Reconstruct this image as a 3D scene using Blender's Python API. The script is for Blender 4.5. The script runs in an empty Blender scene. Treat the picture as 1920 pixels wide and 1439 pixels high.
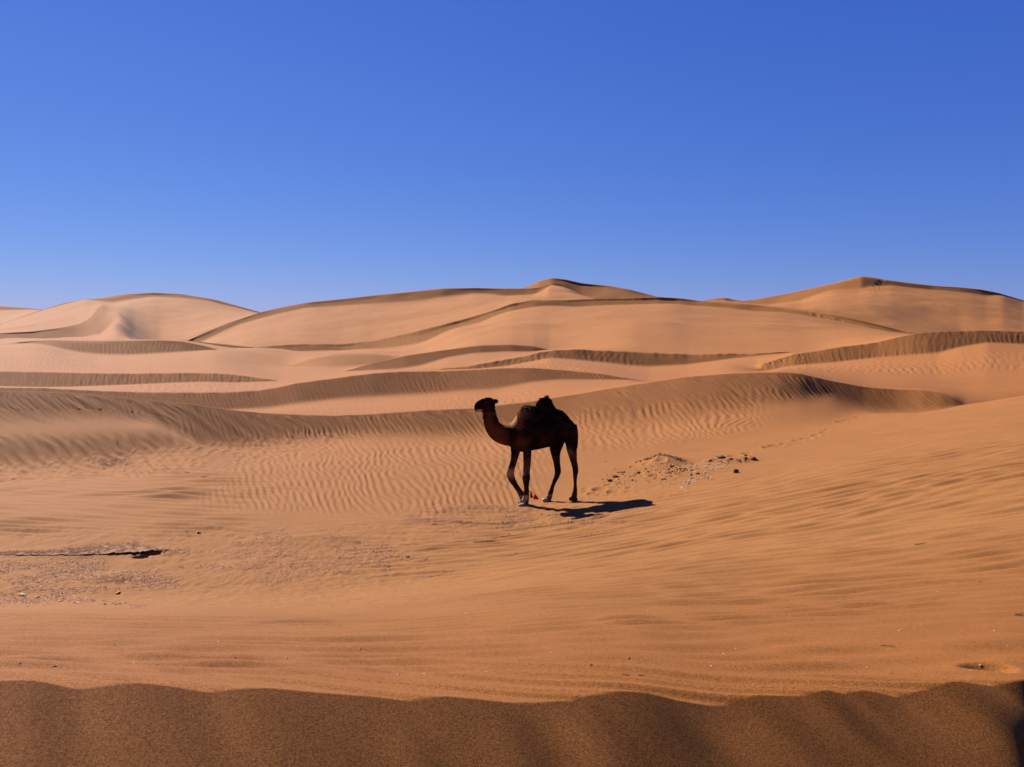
import bpy, bmesh, math, random
import numpy as np
from mathutils import Vector, Matrix, noise

C = bpy.context.scene.collection
SC = bpy.context.scene
# ------------------------------------------------------------------ camera
F = 1478.0            # focal length in photo pixels (photo 1920 x 1439)
HZ = 612.0            # photo row of the level line
CX = 960.0
cam_d = bpy.data.cameras.new('camera')
cam = bpy.data.objects.new('camera', cam_d); C.objects.link(cam)
cam.location = (0, 0, 0); cam.rotation_euler = (math.radians(90), 0, 0)
cam_d.sensor_width = 36.0; cam_d.sensor_fit = 'HORIZONTAL'
cam_d.lens = 36.0 * F / 1920.0
cam_d.shift_y = -(719.5 - HZ) / 1920.0
cam_d.clip_start = 0.05; cam_d.clip_end = 20000
SC.camera = cam
# ------------------------------------------------------------------ light
SUN_EL = math.radians(35.5)
SUN_BACK = math.radians(43)       # how far the sun stands beyond the left side
sd = Vector((-math.cos(SUN_BACK) * math.cos(SUN_EL), math.sin(SUN_BACK) * math.cos(SUN_EL), math.sin(SUN_EL)))
sun_d = bpy.data.lights.new('sun', 'SUN'); sun_d.energy = 5.0; sun_d.angle = math.radians(0.5)
sun_d.color = (1.0, 0.965, 0.92)
sun = bpy.data.objects.new('sun', sun_d); C.objects.link(sun)
sun.rotation_euler = (-sd).to_track_quat('-Z', 'Y').to_euler(); sun.location = (-40, 30, 40)
W = bpy.data.worlds.new('World'); SC.world = W; W.use_nodes = True
nt = W.node_tree; nt.nodes.clear()
sky = nt.nodes.new('ShaderNodeTexSky'); sky.sky_type = 'NISHITA'; sky.sun_disc = False
sky.sun_elevation = SUN_EL; sky.sun_rotation = math.atan2(sd.x, sd.y)
sky.altitude = 700; sky.air_density = 1.0; sky.dust_density = 0.0; sky.ozone_density = 6.0
bg = nt.nodes.new('ShaderNodeBackground'); bg.inputs[1].default_value = 0.05
out = nt.nodes.new('ShaderNodeOutputWorld')
# one colour response for the whole sky: deeper blue, as the photograph's camera gives it
EXPO = 1.4
gain = 2.0 ** EXPO
sep = nt.nodes.new('ShaderNodeSeparateColor'); com = nt.nodes.new('ShaderNodeCombineColor')
nt.links.new(sky.outputs[0], sep.inputs[0])
for i, (p, k) in enumerate([(1.0, 0.95), (0.80, 0.819), (0.44, 1.104)]):   # pixel = k * (0.05 x)^p
    pw = nt.nodes.new('ShaderNodeMath'); pw.operation = 'POWER'; pw.inputs[1].default_value = p
    nt.links.new(sep.outputs[i], pw.inputs[0])
    ml = nt.nodes.new('ShaderNodeMath'); ml.operation = 'MULTIPLY'; ml.inputs[1].default_value = k * 0.05 ** p / 0.05 / gain
    nt.links.new(pw.outputs[0], ml.inputs[0]); nt.links.new(ml.outputs[0], com.inputs[i])
nt.links.new(com.outputs[0], bg.inputs[0]); nt.links.new(bg.outputs[0], out.inputs[0])
SC.view_settings.view_transform = 'Standard'; SC.view_settings.look = 'None'
SC.view_settings.exposure = EXPO; SC.view_settings.gamma = 1.0; SC.view_settings.use_curve_mapping = False

# ------------------------------------------------------------------ helpers
def tag(o, label=None, cat=None, group=None, kind=None):
    if label: o['label'] = label
    if cat: o['category'] = cat
    if group: o['group'] = group
    if kind: o['kind'] = kind
    return o
def link(name, me, mat=None, parent=None):
    o = bpy.data.objects.new(name, me); C.objects.link(o)
    if mat: me.materials.append(mat)
    if parent:
        o.parent = parent
    return o
def empty(name, loc):
    o = bpy.data.objects.new(name, None); C.objects.link(o); o.location = loc
    o.empty_display_size = 0.1
    return o
def mesh_np(name, V, Fq, smooth=True):
    """V (n,3) float, Fq (m,k) int"""
    me = bpy.data.meshes.new(name)
    V = np.asarray(V, np.float32); Fq = np.asarray(Fq, np.int32)
    m, k = Fq.shape
    me.vertices.add(len(V)); me.vertices.foreach_set('co', V.ravel())
    me.loops.add(m * k); me.loops.foreach_set('vertex_index', Fq.ravel())
    me.polygons.add(m)
    me.polygons.foreach_set('loop_start', np.arange(0, m * k, k, dtype=np.int32))
    me.polygons.foreach_set('loop_total', np.full(m, k, np.int32))
    me.update(calc_edges=True)
    me.polygons.foreach_set('use_smooth', np.full(m, smooth, bool))
    return me
def sstep(a, b, x):
    t = np.clip((x - a) / (b - a), 0, 1); return t * t * (3 - 2 * t)
def vnoise(X, Y, seed=0):
    """smooth value noise, -1..1"""
    xi = np.floor(X).astype(np.int64); yi = np.floor(Y).astype(np.int64)
    fx = X - xi; fy = Y - yi
    fx = fx * fx * fx * (fx * (fx * 6 - 15) + 10); fy = fy * fy * fy * (fy * (fy * 6 - 15) + 10)
    def h(a, b):
        n = (a * 374761393 + b * 668265263 + seed * 974711) & 0xffffffff
        n = ((n ^ (n >> 13)) * 1274126177) & 0xffffffff
        n = ((n ^ (n >> 16)) * 2246822519) & 0xffffffff
        return (n & 0xffffff) / 8388607.5 - 1.0
    a = h(xi, yi); b = h(xi + 1, yi); c = h(xi, yi + 1); d = h(xi + 1, yi + 1)
    return (a + (b - a) * fx) * (1 - fy) + (c + (d - c) * fx) * fy
def fbm(X, Y, oct=4, seed=0, gain=0.5):
    s = 0; a = 1; t = 0
    for i in range(oct):
        s = s + a * vnoise(X * 2 ** i + 13.1 * i, Y * 2 ** i - 7.7 * i, seed + i); t += a; a *= gain
    return s / t
def gabor(X, Y, ang, lam, spread, seed, n=14, lamspread=0.12):
    """sum of plane waves in a narrow band: wind ripples with natural forks"""
    r = np.random.RandomState(seed); h = np.zeros_like(X)
    for i in range(n):
        a = math.radians(ang + spread * r.randn()); l = lam * (1 + lamspread * r.randn())
        l = max(l, lam * 0.6)
        k = 2 * math.pi / l
        h += np.cos(k * (X * math.cos(a) + Y * math.sin(a)) + r.rand() * 6.283)
    return h * math.sqrt(2.0 / n)

# ------------------------------------------------------------------ dunes
# Every ridge is a crest line and a foot line; its place comes from the row it
# has in the photograph, a distance in metres and the slope of its lee face.
XF = np.linspace(-40, 1960, 1300)
mL = -40 - np.cumsum(np.geomspace(2, 75, 60)); mR = 1960 + np.cumsum(np.geomspace(2, 75, 60))
PX = np.concatenate([mL[::-1], XF, mR]); NC = len(PX)

def curve(pts, col, sig):
    xs = [p[0] for p in pts]; v = np.interp(PX, xs, [p[col] for p in pts])
    if sig > 0:
        n = int(sig * 3 / 1.54) + 1; kx = np.arange(-n, n + 1) * 1.54
        g = np.exp(-0.5 * (kx / sig) ** 2); g /= g.sum()
        vp = np.concatenate([np.full(n, v[0]), v, np.full(n, v[-1])])
        v = np.convolve(vp, g, 'valid')
    return v
K = []   # knots: dict(y, q, w, crest, name)
def weight(x0, x1, fade):
    d = np.maximum(np.maximum(x0 - PX, PX - x1), 0)
    u = 1 - sstep(0, 1, d / (fade * 1.6))
    return np.minimum(u / np.maximum(1 - u, 1e-5) * 0.6, 1e4)
def ground(name, pts, sig=25):
    K.append(dict(name=name, y=curve(pts, 1, sig), q=1 / curve(pts, 2, sig), w=weight(-9e9, 9e9, 1), crest=np.zeros(NC)))
def ridge(name, crest, foot, t=0.5, rng=(-9e9, 9e9), fade=200, sig=5, fsig=8, sharp=1.0):
    """crest: (x, y, D); foot: (x, y) with slope t of the lee face"""
    yc = curve(crest, 1, sig); Dc = curve(crest, 2, 55)
    yb = np.maximum(curve(foot, 1, fsig), yc + 0.15)
    a = (yc - HZ) / F; b = (yb - HZ) / F
    if not np.isscalar(t): t = curve(t, 1, 20)
    Db = Dc * (a + t) / (b + t)
    w = weight(rng[0], rng[1], fade)
    K.append(dict(name=name + '_foot', y=yb, q=1 / Db, w=w, crest=np.zeros(NC)))
    K.append(dict(name=name, y=yc, q=1 / Dc, w=w, crest=sharp * sstep(-0.3, 2.5, np.log10(w + 1e-9))))

# near ridge in front of the lens
K.append(dict(name='near', y=np.full(NC, 2100.0), q=np.full(NC, 1 / 0.9), w=weight(-9e9, 9e9, 1), crest=np.zeros(NC)))
fc = [(-300,1285),(0,1277),(55,1275),(85,1279),(125,1288),(150,1293),(190,1288),(255,1280),(300,1284),(350,1291),(398,1300),(420,1295),(470,1290),(520,1291),(600,1299),(700,1306),(770,1315),(800,1308),(835,1305),(900,1311),(960,1318),(1020,1317),(1060,1313),(1084,1318),(1094,1304),(1140,1301),(1150,1295),(1210,1298),(1270,1313),(1330,1323),(1370,1323),(1393,1314),(1402,1303),(1515,1305),(1528,1298),(1547,1292),(1575,1299),(1598,1303),(1606,1292),(1640,1297),(1690,1309),(1712,1297),(1750,1293),(1772,1278),(1800,1277),(1870,1288),(1888,1280),(1914,1275),(2000,1270),(2300,1270)]
ync = curve(fc, 1, 7.0); anc = (ync - HZ) / F
ysm = curve(fc, 1, 90); asm = (ysm - HZ) / F
Dsm = curve([(-1400,1.72),(-400,1.80),(0,1.88),(960,2.2),(1920,2.62),(3300,3.1)], 1, 60)
Dnc = Dsm * (1 - 0.015 * (anc - asm) / 0.17)      # scalloped brink
K.append(dict(name='near_crest', y=ysm, q=1 / Dsm, w=weight(-9e9, 9e9, 1), crest=np.ones(NC)))
ground('apron', [(-300,1160,5.0),(0,1152,5.0),(270,1158,5.0),(620,1168,4.9),(800,1160,5.0),(1000,1130,5.4),(1200,1115,5.7),(1400,1105,6.0),(1650,1095,5.8),(1920,1085,5.5),(2400,1075,5.2)], 40)
ground('valley_near', [(-300,1142,8.8),(0,1136,9.0),(300,1130,9.1),(620,1118,9.2),(800,1100,9.3),(1000,1070,9.5),(1200,1042,9.6),(1400,1008,9.7),(1650,982,9.4),(1920,958,8.9),(2400,930,8.4)], 40)
ground('valley_mid', [(-300,1028,12),(0,1024,12),(500,1014,12.1),(960,1006,12.3),(1200,975,12.3),(1400,938,12.3),(1600,905,12.2),(1920,862,11.9),(2400,830,11.6)], 40)
ground('valley', [(-300,962,14.4),(0,960,14.5),(500,952,14.8),(900,954,14.8),(985,953.8,14.85),(1075,942,15.0),(1200,924,15),(1400,893,15.2),(1600,858,15.4),(1920,812,15.6),(2400,770,15.8)], 30)
ground('valley_far', [(-300,905,19),(0,903,19),(300,892,19),(600,872,19.5),(900,865,19.5),(1050,868,19),(1200,850,19.5),(1400,822,20.5),(1600,800,21),(1800,778,20.5),(1920,768,20),(2400,735,19)], 30)
ridge('slope_crest', [(1560,788,24.8),(1600,782,25),(1650,773.5,25.5),(1720,773,25.5),(1770,766,25.5),(1808,757,25.5),(1870,743,25.3),(1920,733,25),(2400,650,24)], [(1560,790),(1650,778),(1808,762),(1920,740),(2400,660)], 0.12, (1700, 9e9), 220, sharp=0.25)
ridge('bench', [(-300,830,22.4),(0,816,22.6),(100,812,22.7),(200,805,22.9),(290,797,23.2),(420,800,23.6)], [(-300,892),(0,884),(150,876),(300,858),(420,853)], 0.56, (-9e9, 270), 170, sig=8, sharp=0.5)
ridge('main', [(-300,731,25.3),(0,734,25.4),(90,735,25.4),(180,741,25.3),(270,750,25.2),(350,756,25.2),(400,764,25.2),(450,771,25.2),(500,775,25.2),(560,778,25.2),(625,780,25.3),(700,777,25.4),(800,770,25.5),(890,766,25.6),(1000,753,25.9),(1080,740,26.3),(1180,723,26.9),(1280,708,27.5),(1350,702,27.9),(1420,699,28.3),(1465,698,28.5),(1500,701,28.7),(1560,715,28.9),(1620,726,29.0),(1680,731,29.2),(1730,732,29.2),(1765,738,28.8),(1790,747,28.3),(1808,757,27.8),(1850,769,27.6),(1950,784,27.6),(2400,800,27.6)],
      [(-300,806),(0,799),(100,796),(200,791),(290,800),(380,850),(450,848),(500,841),(600,829),(700,823),(800,827),(900,824),(960,815),(1080,803),(1200,798),(1300,783),(1400,768),(1500,752),(1560,748),(1600,765),(1650,779),(1720,781),(1770,774),(1808,762),(1850,774),(1950,789),(2400,805)],
      [(-300,0.54),(700,0.55),(1000,0.50),(1100,0.36),(1300,0.33),(1450,0.36),(1560,0.5),(1808,0.52)], (-9e9, 9e9), 90, sig=5)
K.append(dict(name='behind_main', y=curve([(1500,706,31.5),(1560,713,31.5),(1620,722,31.5),(1700,727,31.5),(1808,737,31.5),(1900,733,31.5),(2400,700,31)], 1, 20), q=np.full(NC, 1 / 31.5), w=weight(1640, 9e9, 110), crest=np.zeros(NC)))
ridge('second', [(-300,724,34),(0,727,34.5),(60,727.5,34.5),(120,730,34.6),(190,734,34.7),(260,736,34.8),(350,737,35),(440,736,35.3),(480,733,35.5),(520,727,35.8),(560,718,36.2),(640,708,37),(700,700,37.6),(760,697,38.2),(840,696,38.8),(920,692,39.4),(980,690,40),(1020,692,40.6),(1080,697,41),(1130,702,41),(1170,709,41),(1215,716,40.5)],
      [(-300,745),(0,748),(200,755),(400,775),(500,770),(560,762),(640,753),(700,750),(800,744),(870,738),(930,735),(1000,720),(1050,715),(1130,714),(1180,713),(1215,717)],
      [(-300,0.54),(700,0.54),(900,0.43),(1000,0.38),(1200,0.45)], (-9e9, 1195), 170)
ridge('left_bank', [(-300,695,58),(0,697,58),(130,699,58),(230,701,58.5),(330,700,59),(400,700,59),(440,703,59),(480,708,59),(523,714.5,58)],
      [(-300,726),(0,725),(80,726.5),(130,726),(230,722),(330,717.5),(390,716),(440,717.5),(480,716),(523,714.8)], 0.52, (-9e9, 520), 130, sig=3, fsig=4)
ridge('right_bank', [(1418,686,60),(1440,680,60.2),(1465,673,60.5),(1490,664,61),(1520,660,61.4),(1560,653,62),(1600,648,62.6),(1640,643,63.2),(1680,634,63.8),(1710,627,64.2),(1740,623,64.6),(1790,621.5,65.2),(1850,620,66),(1920,621,67),(2400,628,70)],
      [(1418,697),(1440,696.5),(1470,690),(1500,686),(1560,682),(1640,673),(1700,669),(1760,664),(1800,653),(1850,644),(1920,647),(2400,650)], 0.48, (1432, 9e9), 60, sig=3, fsig=4)
ridge('third', [(820,693.5,74),(880,687,76),(940,677,78),(1000,664.5,80),(1040,657,81),(1080,656,82),(1130,658,83),(1180,660,84),(1220,662,85),(1290,665,86),(1400,664,87),(1482,661,87)],
      [(820,694),(900,692.5),(950,688),(1000,679),(1030,673),(1080,677),(1140,683),(1180,688),(1220,690),(1290,686),(1380,673),(1482,661.5)], 0.46, (832, 1478), 130, sig=3, fsig=4)
ridge('fourth', [(646,696.5,92),(700,681,94),(760,667,96),(830,657,98),(900,648.5,100),(960,647,102),(1000,650,103),(1030,656,104)],
      [(646,697),(700,696),(750,694.5),(790,688),(840,672),(890,664),(950,661.5),(1000,661),(1030,656.5)], 0.5, (652, 1024), 110, sig=3, fsig=4)
ridge('mound', [(540,688,112),(580,674,114),(620,666,116),(660,663.5,117),(700,664,118),(745,669,119)], [(540,689),(580,689),(640,690),(700,686),(745,680)], 0.22, (560, 725), 110, sig=8, sharp=0.3)
ridge('left_hill', [(-300,648,118),(0,645,120),(60,640,121),(100,638,122),(140,639,122.5),(200,640,123),(260,638.5,124),(300,638,125),(340,640,126),(380,648,127),(408,656,127)],
      [(-300,649),(0,646),(60,643),(90,648),(130,660),(180,668),(240,667.5),(300,663),(360,660),(408,656.5)], [(-300,0.3),(60,0.3),(150,0.48),(400,0.5)], (40, 400), 160, sig=5, fsig=8)
ridge('wedge', [(340,640,150),(380,642,152),(420,645.5,153),(480,652,154)], [(340,641),(390,649),(440,656),(480,653)], 0.6, (350, 474), 90, sig=3, fsig=3)
ridge('long', [(432,661,203),(460,653,203),(500,649.5,203),(560,646,204),(640,646,205),(700,640,206),(760,626.5,208),(820,611.5,210),(880,596,209),(930,580.5,211),(960,569.5,214),(1000,563,217),(1060,563,220),(1120,560,222),(1180,559,223),(1235,557,224),(1280,560,224),(1310,564,224),(1350,567,223),(1400,570.5,222),(1450,576,220),(1500,583,217),(1560,590,213),(1610,600,209),(1660,612,205),(1713,627,203),(1800,650,200),(2400,690,200)],
      [(432,668),(500,662.5),(560,660.5),(620,659),(680,657),(740,655),(790,645),(830,622),(860,611),(900,606),(950,584),(1000,578),(1100,575.5),(1200,571),(1260,568.5),(1300,575),(1350,580),(1450,587),(1540,598.5),(1620,611),(1690,627),(1713,628),(1800,652),(2400,692)],
      [(432,0.55),(600,0.55),(700,0.45),(780,0.42),(880,0.48),(1000,0.52),(1713,0.55)], (445, 9e9), 120, sig=3, fsig=14)
ridge('centre_dune', [(-300,650,268),(300,650,268),(347,641,270),(380,625.5,274),(430,605,281),(487,586,287),(540,574,293),(580,567,294),(640,561,297),(700,554,300),(760,548,304),(830,541,309),(890,540,314),(940,541,318),(985,541,321),(1010,539,323),(1028,534,324)],
      [(-300,652),(300,652),(347,641.5),(377,640),(450,608),(500,595),(570,580),(590,577),(640,573),(740,569),(800,563),(850,554.5),(890,550),(920,552),(950,556),(1000,553.5),(1018,545),(1028,537)],
      0.52, (338, 1026), 90, sig=3, fsig=4)
ridge('shoulder', [(-300,634,270),(0,625,280),(60,622,285),(110,615.5,290),(145,609,290),(165,600,294),(178,588,299),(186,571,306)],
      [(-300,644),(0,637),(60,636),(120,636),(160,634),(190,627),(205,621),(220,602)], [(-300,0.5),(120,0.46),(200,0.34)], (-9e9, 184), 45, sig=5, fsig=9)
ridge('right_dune', [(-300,640,352),(1200,600,352),(1340,580,350),(1385,566,350),(1420,561,350),(1480,550,351),(1540,536.5,353),(1600,521.5,358),(1615,518,360),(1640,521,362),(1655,524,363),(1700,530,366),(1750,536,370),(1800,539,374),(1840,543,377),(1870,549,379),(1900,558,380),(1920,564,380),(2400,600,380)],
      [(-300,642),(1200,603),(1340,583),(1385,570),(1440,573.5),(1500,566),(1540,552),(1560,547),(1610,544),(1630,540),(1670,538),(1720,542.5),(1780,546.5),(1820,549.5),(1850,554),(1880,554),(1920,567),(2400,602)], 0.44, (620, 9e9), 70, sig=3, fsig=4)
ridge('peak', [(-300,640,384),(600,620,384),(900,562,384),(960,545,384),(985,539.5,384),(1010,527.5,388),(1035,521,392),(1060,524,394),(1090,531,396),(1140,536,397),(1180,543,396),(1228,556.5,394),(1300,576,394),(1500,590,394),(2400,620,394)],
      [(-300,642),(600,622),(900,564),(960,546),(985,541),(1012,536),(1035,535),(1050,531),(1090,537),(1120,541.5),(1160,545.5),(1228,557.5),(1300,578),(1500,592),(2400,622)], 0.44, (620, 9e9), 70, sig=4, fsig=6)
ridge('small_dune', [(-300,620,430),(1000,600,430),(1260,582,430),(1300,568,430),(1340,560.5,430),(1360,558,430),(1378,564,430),(1395,567,430),(1440,588,430),(2400,620,430)], [(-300,622),(1000,602),(1260,584),(1300,569.5),(1340,565),(1360,565),(1395,568),(1440,590),(2400,622)], 0.5, (620, 9e9), 70, sig=3, fsig=4)
ridge('left_dune', [(-300,640,440),(0,609,440),(30,598,440),(80,581,440),(120,568,440),(180,560,440),(230,552,442),(285,549,444),(340,551.5,444),(400,561,443),(440,572,441),(490,586.5,440),(540,600,440),(2400,625,440)],
      [(-300,641),(0,610),(80,582),(160,563),(190,568.5),(215,569.5),(240,564),(290,556.5),(350,560),(400,568.5),(450,580.5),(490,588),(540,602),(2400,627)], 0.5, (-9e9, 9e9), 60, sig=5, fsig=6)
ridge('distant_dune', [(-300,565,640),(0,573,640),(40,577,640),(78,581,640),(140,592,640),(300,612,640),(2400,620,640)], [(-300,590),(0,587),(78,584),(140,593),(300,614),(2400,622)], 0.45, (-9e9, 9e9), 90, sig=5)
K.append(dict(name='beyond', y=np.full(NC, 636.0), q=np.full(NC, 1 / 900.), w=weight(-9e9, 9e9, 1), crest=np.zeros(NC)))
K.append(dict(name='far_plain', y=np.full(NC, 618.0), q=np.full(NC, 1 / 3500.), w=weight(-9e9, 9e9, 1), crest=np.zeros(NC)))
K.append(dict(name='horizon', y=np.full(NC, 614.0), q=np.full(NC, 1 / 9000.), w=weight(-9e9, 9e9, 1), crest=np.zeros(NC)))

nk = len(K)
Yk = np.array([k['y'] for k in K]); Qk = np.array([k['q'] for k in K]); Wk = np.array([k['w'] for k in K])
A = np.zeros((NC, nk, nk)); idx = np.arange(nk)
A[:, idx, idx] += Wk.T
for i in range(nk - 1):
    A[:, i, i] += 1; A[:, i + 1, i + 1] += 1; A[:, i, i + 1] -= 1; A[:, i + 1, i] -= 1
B = np.stack([(Wk * Yk).T, (Wk * Qk).T], -1)
S = np.linalg.solve(A, B); Ys = S[:, :, 0].T.copy(); Qs = S[:, :, 1].T.copy()
for i in range(1, nk): Qs[i] = np.minimum(Qs[i], Qs[i - 1] * 0.9995)

# rows between the knots
inn = (PX > -20) & (PX < 1940)
names = [k['name'] for k in K]
rows = []; row_knot = []; prow = {}
for i in range(nk - 1):
    ext = np.max(np.abs(Ys[i, inn] - Ys[i + 1, inn])) * 0.533
    if i == 0: n = 46
    elif i == 1: n = 120
    elif K[i + 1]['name'] in ('beyond', 'far_plain', 'horizon'): n = 4
    else:
        vis = np.max(np.where(inn, Ys[i] - Ys[i + 1], 0)) * 0.533
        dens = (1.6 if 3 <= i <= 7 else 1.2) if i < 12 else 1.0
        n = int(np.clip(math.ceil(vis * dens), 4, 130))
        if K[i]['name'].endswith('_foot') and i > 12: n = max(n, 10)
    if i == 0:
        s = np.linspace(0, 1, n, endpoint=False); s = 1 - (1 - s) ** 1.6
    else:
        s = np.linspace(0, 1, n, endpoint=False)
    prow[i] = len(rows)
    for v in s: rows.append((i, v))
prow[nk - 1] = len(rows); rows.append((nk - 2, 1.0))
NR = len(rows)
print('grid', NC, NR, NC * NR * 2 / 1e6, 'Mtris')
ri = np.array([r[0] for r in rows]); rs = np.array([r[1] for r in rows])[:, None]
YG = Ys[ri] * (1 - rs) + Ys[ri + 1] * rs
QG = Qs[ri] * (1 - rs) + Qs[ri + 1] * rs
DG = 1 / QG
ZG = -(YG - HZ) / F * DG
# pin weight: 0 on sharp crests, 1 elsewhere
pin = np.ones((NR, NC))
for i in range(1, nk - 1):
    r0 = prow[i]
    for o in range(-3, 4):
        if 0 <= r0 + o < NR:
            pin[r0 + o] = np.minimum(pin[r0 + o], 1 - K[i]['crest'] * max(0, 1 - abs(o) / 3.5))
pin[0] = 0; pin[-5:] = 0
def smooth_rows(a, b, it):
    LD = np.log(DG[a:b]); Z = ZG[a:b]; P = pin[a:b]
    for _ in range(it):
        LD[1:-1] += 0.5 * P[1:-1] * (0.5 * (LD[2:] + LD[:-2]) - LD[1:-1])
        Z[1:-1] += 0.5 * P[1:-1] * (0.5 * (Z[2:] + Z[:-2]) - Z[1:-1])
    DG[a:b] = np.exp(LD); ZG[a:b] = Z
i_main = names.index('main'); i_val = names.index('valley_near')
smooth_rows(prow[1], prow[i_main] + 1, 260)
smooth_rows(prow[i_main], prow[names.index('left_bank_foot')], 12); smooth_rows(prow[names.index('left_bank_foot')], NR, 3)
# rounded lateral undulation
XG = (PX[None, :] - CX) / F * DG
# near lee face and brink: even slopes cut by scallops that run off at a slant
nb = prow[1]
Dc_old = DG[nb].copy(); zc_old = ZG[nb].copy()
res = -anc * Dnc - (zc_old - 0.26 * (Dnc - Dc_old))        # what the scallop adds at the brink
xc_ = np.maximum.accumulate((PX - CX) / F * Dnc)
def skew(Xq, dd, k, fall):
    return np.interp((Xq - k * dd).ravel(), xc_, res).reshape(Xq.shape) * np.exp(-dd / fall)
# slope behind the brink
na = prow[names.index('apron')]
for c in range(NC):
    Do = DG[nb:na, c].copy(); Zo = ZG[nb:na, c].copy()
    sh = (Dnc[c] - Do[0]) * np.clip(1 - (Do - Do[0]) / 1.6, 0, 1) ** 2
    Dn = Do + sh
    Zn = np.interp(Dn, Do, Zo)
    lo = Dn < Do[0]
    Zn[lo] = Zo[0] - 0.26 * (Dn[lo] - Do[0])
    DG[nb:na, c] = Dn; ZG[nb:na, c] = Zn
XG[nb:na] = (PX[None, :] - CX) / F * DG[nb:na]
ddb = DG[nb:na] - Dnc[None, :]
ZG[nb:na] += skew(XG[nb:na], ddb, -2.2, 0.45)
# lee face
u_ = (np.arange(nb + 1) / nb)[:, None]
Dl = 0.9
DG[:nb + 1] = Dl + (Dnc[None, :] - Dl) * (1 - (1 - u_) ** 1.5)
XG[:nb + 1] = (PX[None, :] - CX) / F * DG[:nb + 1]
dd_ = Dnc[None, :] - DG[:nb + 1]
LEE = 0.41
zf = (zc_old - LEE * (Dc_old - Dl))[None, :] + LEE * (DG[:nb + 1] - Dl)
resf = np.clip(-anc * Dnc - (zc_old - LEE * (Dc_old - Dnc)), -0.03, 0.05)
kn = np.exp(-0.5 * (np.arange(-70, 71) / 24.) ** 2); kn /= kn.sum()
resf_s = np.convolve(np.pad(resf, 70, 'edge'), kn, 'valid')
def skewf(Xq, dd, k, fall):
    w_ = np.exp(-(dd / 0.13) ** 1.5); xq = (Xq - k * dd).ravel()
    return np.interp(xq, xc_, resf).reshape(Xq.shape) * w_ + np.interp(xq, xc_, resf_s).reshape(Xq.shape) * (1 - w_) * np.exp(-dd / fall)
ZG[:nb + 1] = zf + skewf(XG[:nb + 1], dd_, 0.7, 0.22)
YS = HZ - ZG / DG * F       # photo row of every grid point
PXG = np.broadcast_to(PX[None, :], XG.shape)

def band(x, a, b, s): return sstep(a - s, a + s, x) * (1 - sstep(b - s, b + s, x))
H = np.zeros_like(ZG)
def add(rows_ab, fn):
    a, b = rows_ab
    H[a:b] += fn(XG[a:b], DG[a:b], PXG[a:b], YS[a:b], a)
r_near = prow[1]; r_apron = prow[names.index('apron')]; r_main_foot = prow[names.index('main_foot')]
r_main = prow[i_main]; r_sec_foot = prow[names.index('second_foot')]; r_sec = prow[names.index('second')]

# 1 slope on the right and the apron: long streaky ripples lying across the view
def f1(X, D, P, Yp, a):
    wx = 0.35 * fbm(X * 0.5, D * 0.5, 2, 3); wy = 0.28 * fbm(X * 0.45, D * 0.45, 2, 5)
    ga = gabor(X + wx, D + wy, 97, 0.235, 9, 11, 18, 0.2)
    gb = gabor(X + wx, D + wy, 96, 0.33, 13, 14, 20, 0.25)
    tb = sstep(5.5, 9.5, D); g = ga * (1 - tb) + gb * tb * 1.2
    g2 = gabor(X + wx, D + wy, 88, 0.52, 10, 12, 12, 0.25)
    g = np.tanh(g * 0.9 + 0.25) * 0.7 + g * 0.3
    patch = sstep(-0.45, 0.5, fbm(X * 0.55 + 4, D * 0.8, 3, 21))
    m = (1 - 0.65 * sstep(11.5, 16.5, D)) * (1 - sstep(19, 24, D)) * (1 - sstep(13, 17, D) * (1 - sstep(1150, 1300, P)))
    left = sstep(500, 1150, P + (1150 - Yp) * 0.6)
    nearm = 1 - sstep(4.5, 6.5, D)
    m = m * np.maximum(left, nearm * 0.8)
    amp = 0.0072 + 0.0082 * patch
    return m * (amp * g + 0.0042 * g2 * (0.35 + patch)) * np.minimum(1, 0.75 + (D - 2.0) / 5)
add((r_near, r_main_foot + 40), f1)
# streaks on the flat to the left of the camel, almost across the view
def f2(X, D, P, Yp, a):
    wx = 0.4 * fbm(X * 0.4, D * 0.4, 2, 31); wy = 0.4 * fbm(X * 0.35, D * 0.35, 2, 33)
    g = gabor(X + wx, D + wy, 74, 0.40, 7, 41, 16, 0.15)
    m = (1 - sstep(470, 640, P + 1.2 * (Yp - 900))) * band(Yp, 884, 1005, 14)
    return m * 0.0240 * g * (0.6 + 0.5 * vnoise(X * 0.6, D * 0.6, 8))
add((r_apron, r_main_foot + 20), f2)
# curling ripples running away from the eye, between main face and camel
def f3(X, D, P, Yp, a):
    wx = 0.22 * fbm(X * 0.7, D * 0.33, 2, 51); wy = 0.6 * fbm(X * 0.3, D * 0.3, 2, 53)
    g = gabor(X / D * 19 + wx, D + wy, 8, 0.185, 6, 61, 18, 0.12)
    g5 = gabor(X / D * 21 + wx, D + wy, 24, 0.40, 9, 62, 16, 0.2); g5 = np.tanh(g5 * 1.3)
    g = np.tanh(g * 1.1) * 0.6 + g * 0.4
    m = band(P + 0.5 * (Yp - 880), 430, 1010, 70) * band(Yp + 0.03 * np.abs(P - 760), 828, 962, 14)
    m2 = 1.25 * band(P, 1085, 1420, 50) * band(Yp + 0.13 * (P - 1080), 775, 850, 12) * 0.75
    m3 = (1 - sstep(300, 420, P)) * band(Yp, 818, 892, 10)
    return np.maximum(m, m2) * 0.0078 * g + m3 * 0.026 * g5
add((r_apron, r_main + 1), f3)
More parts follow.
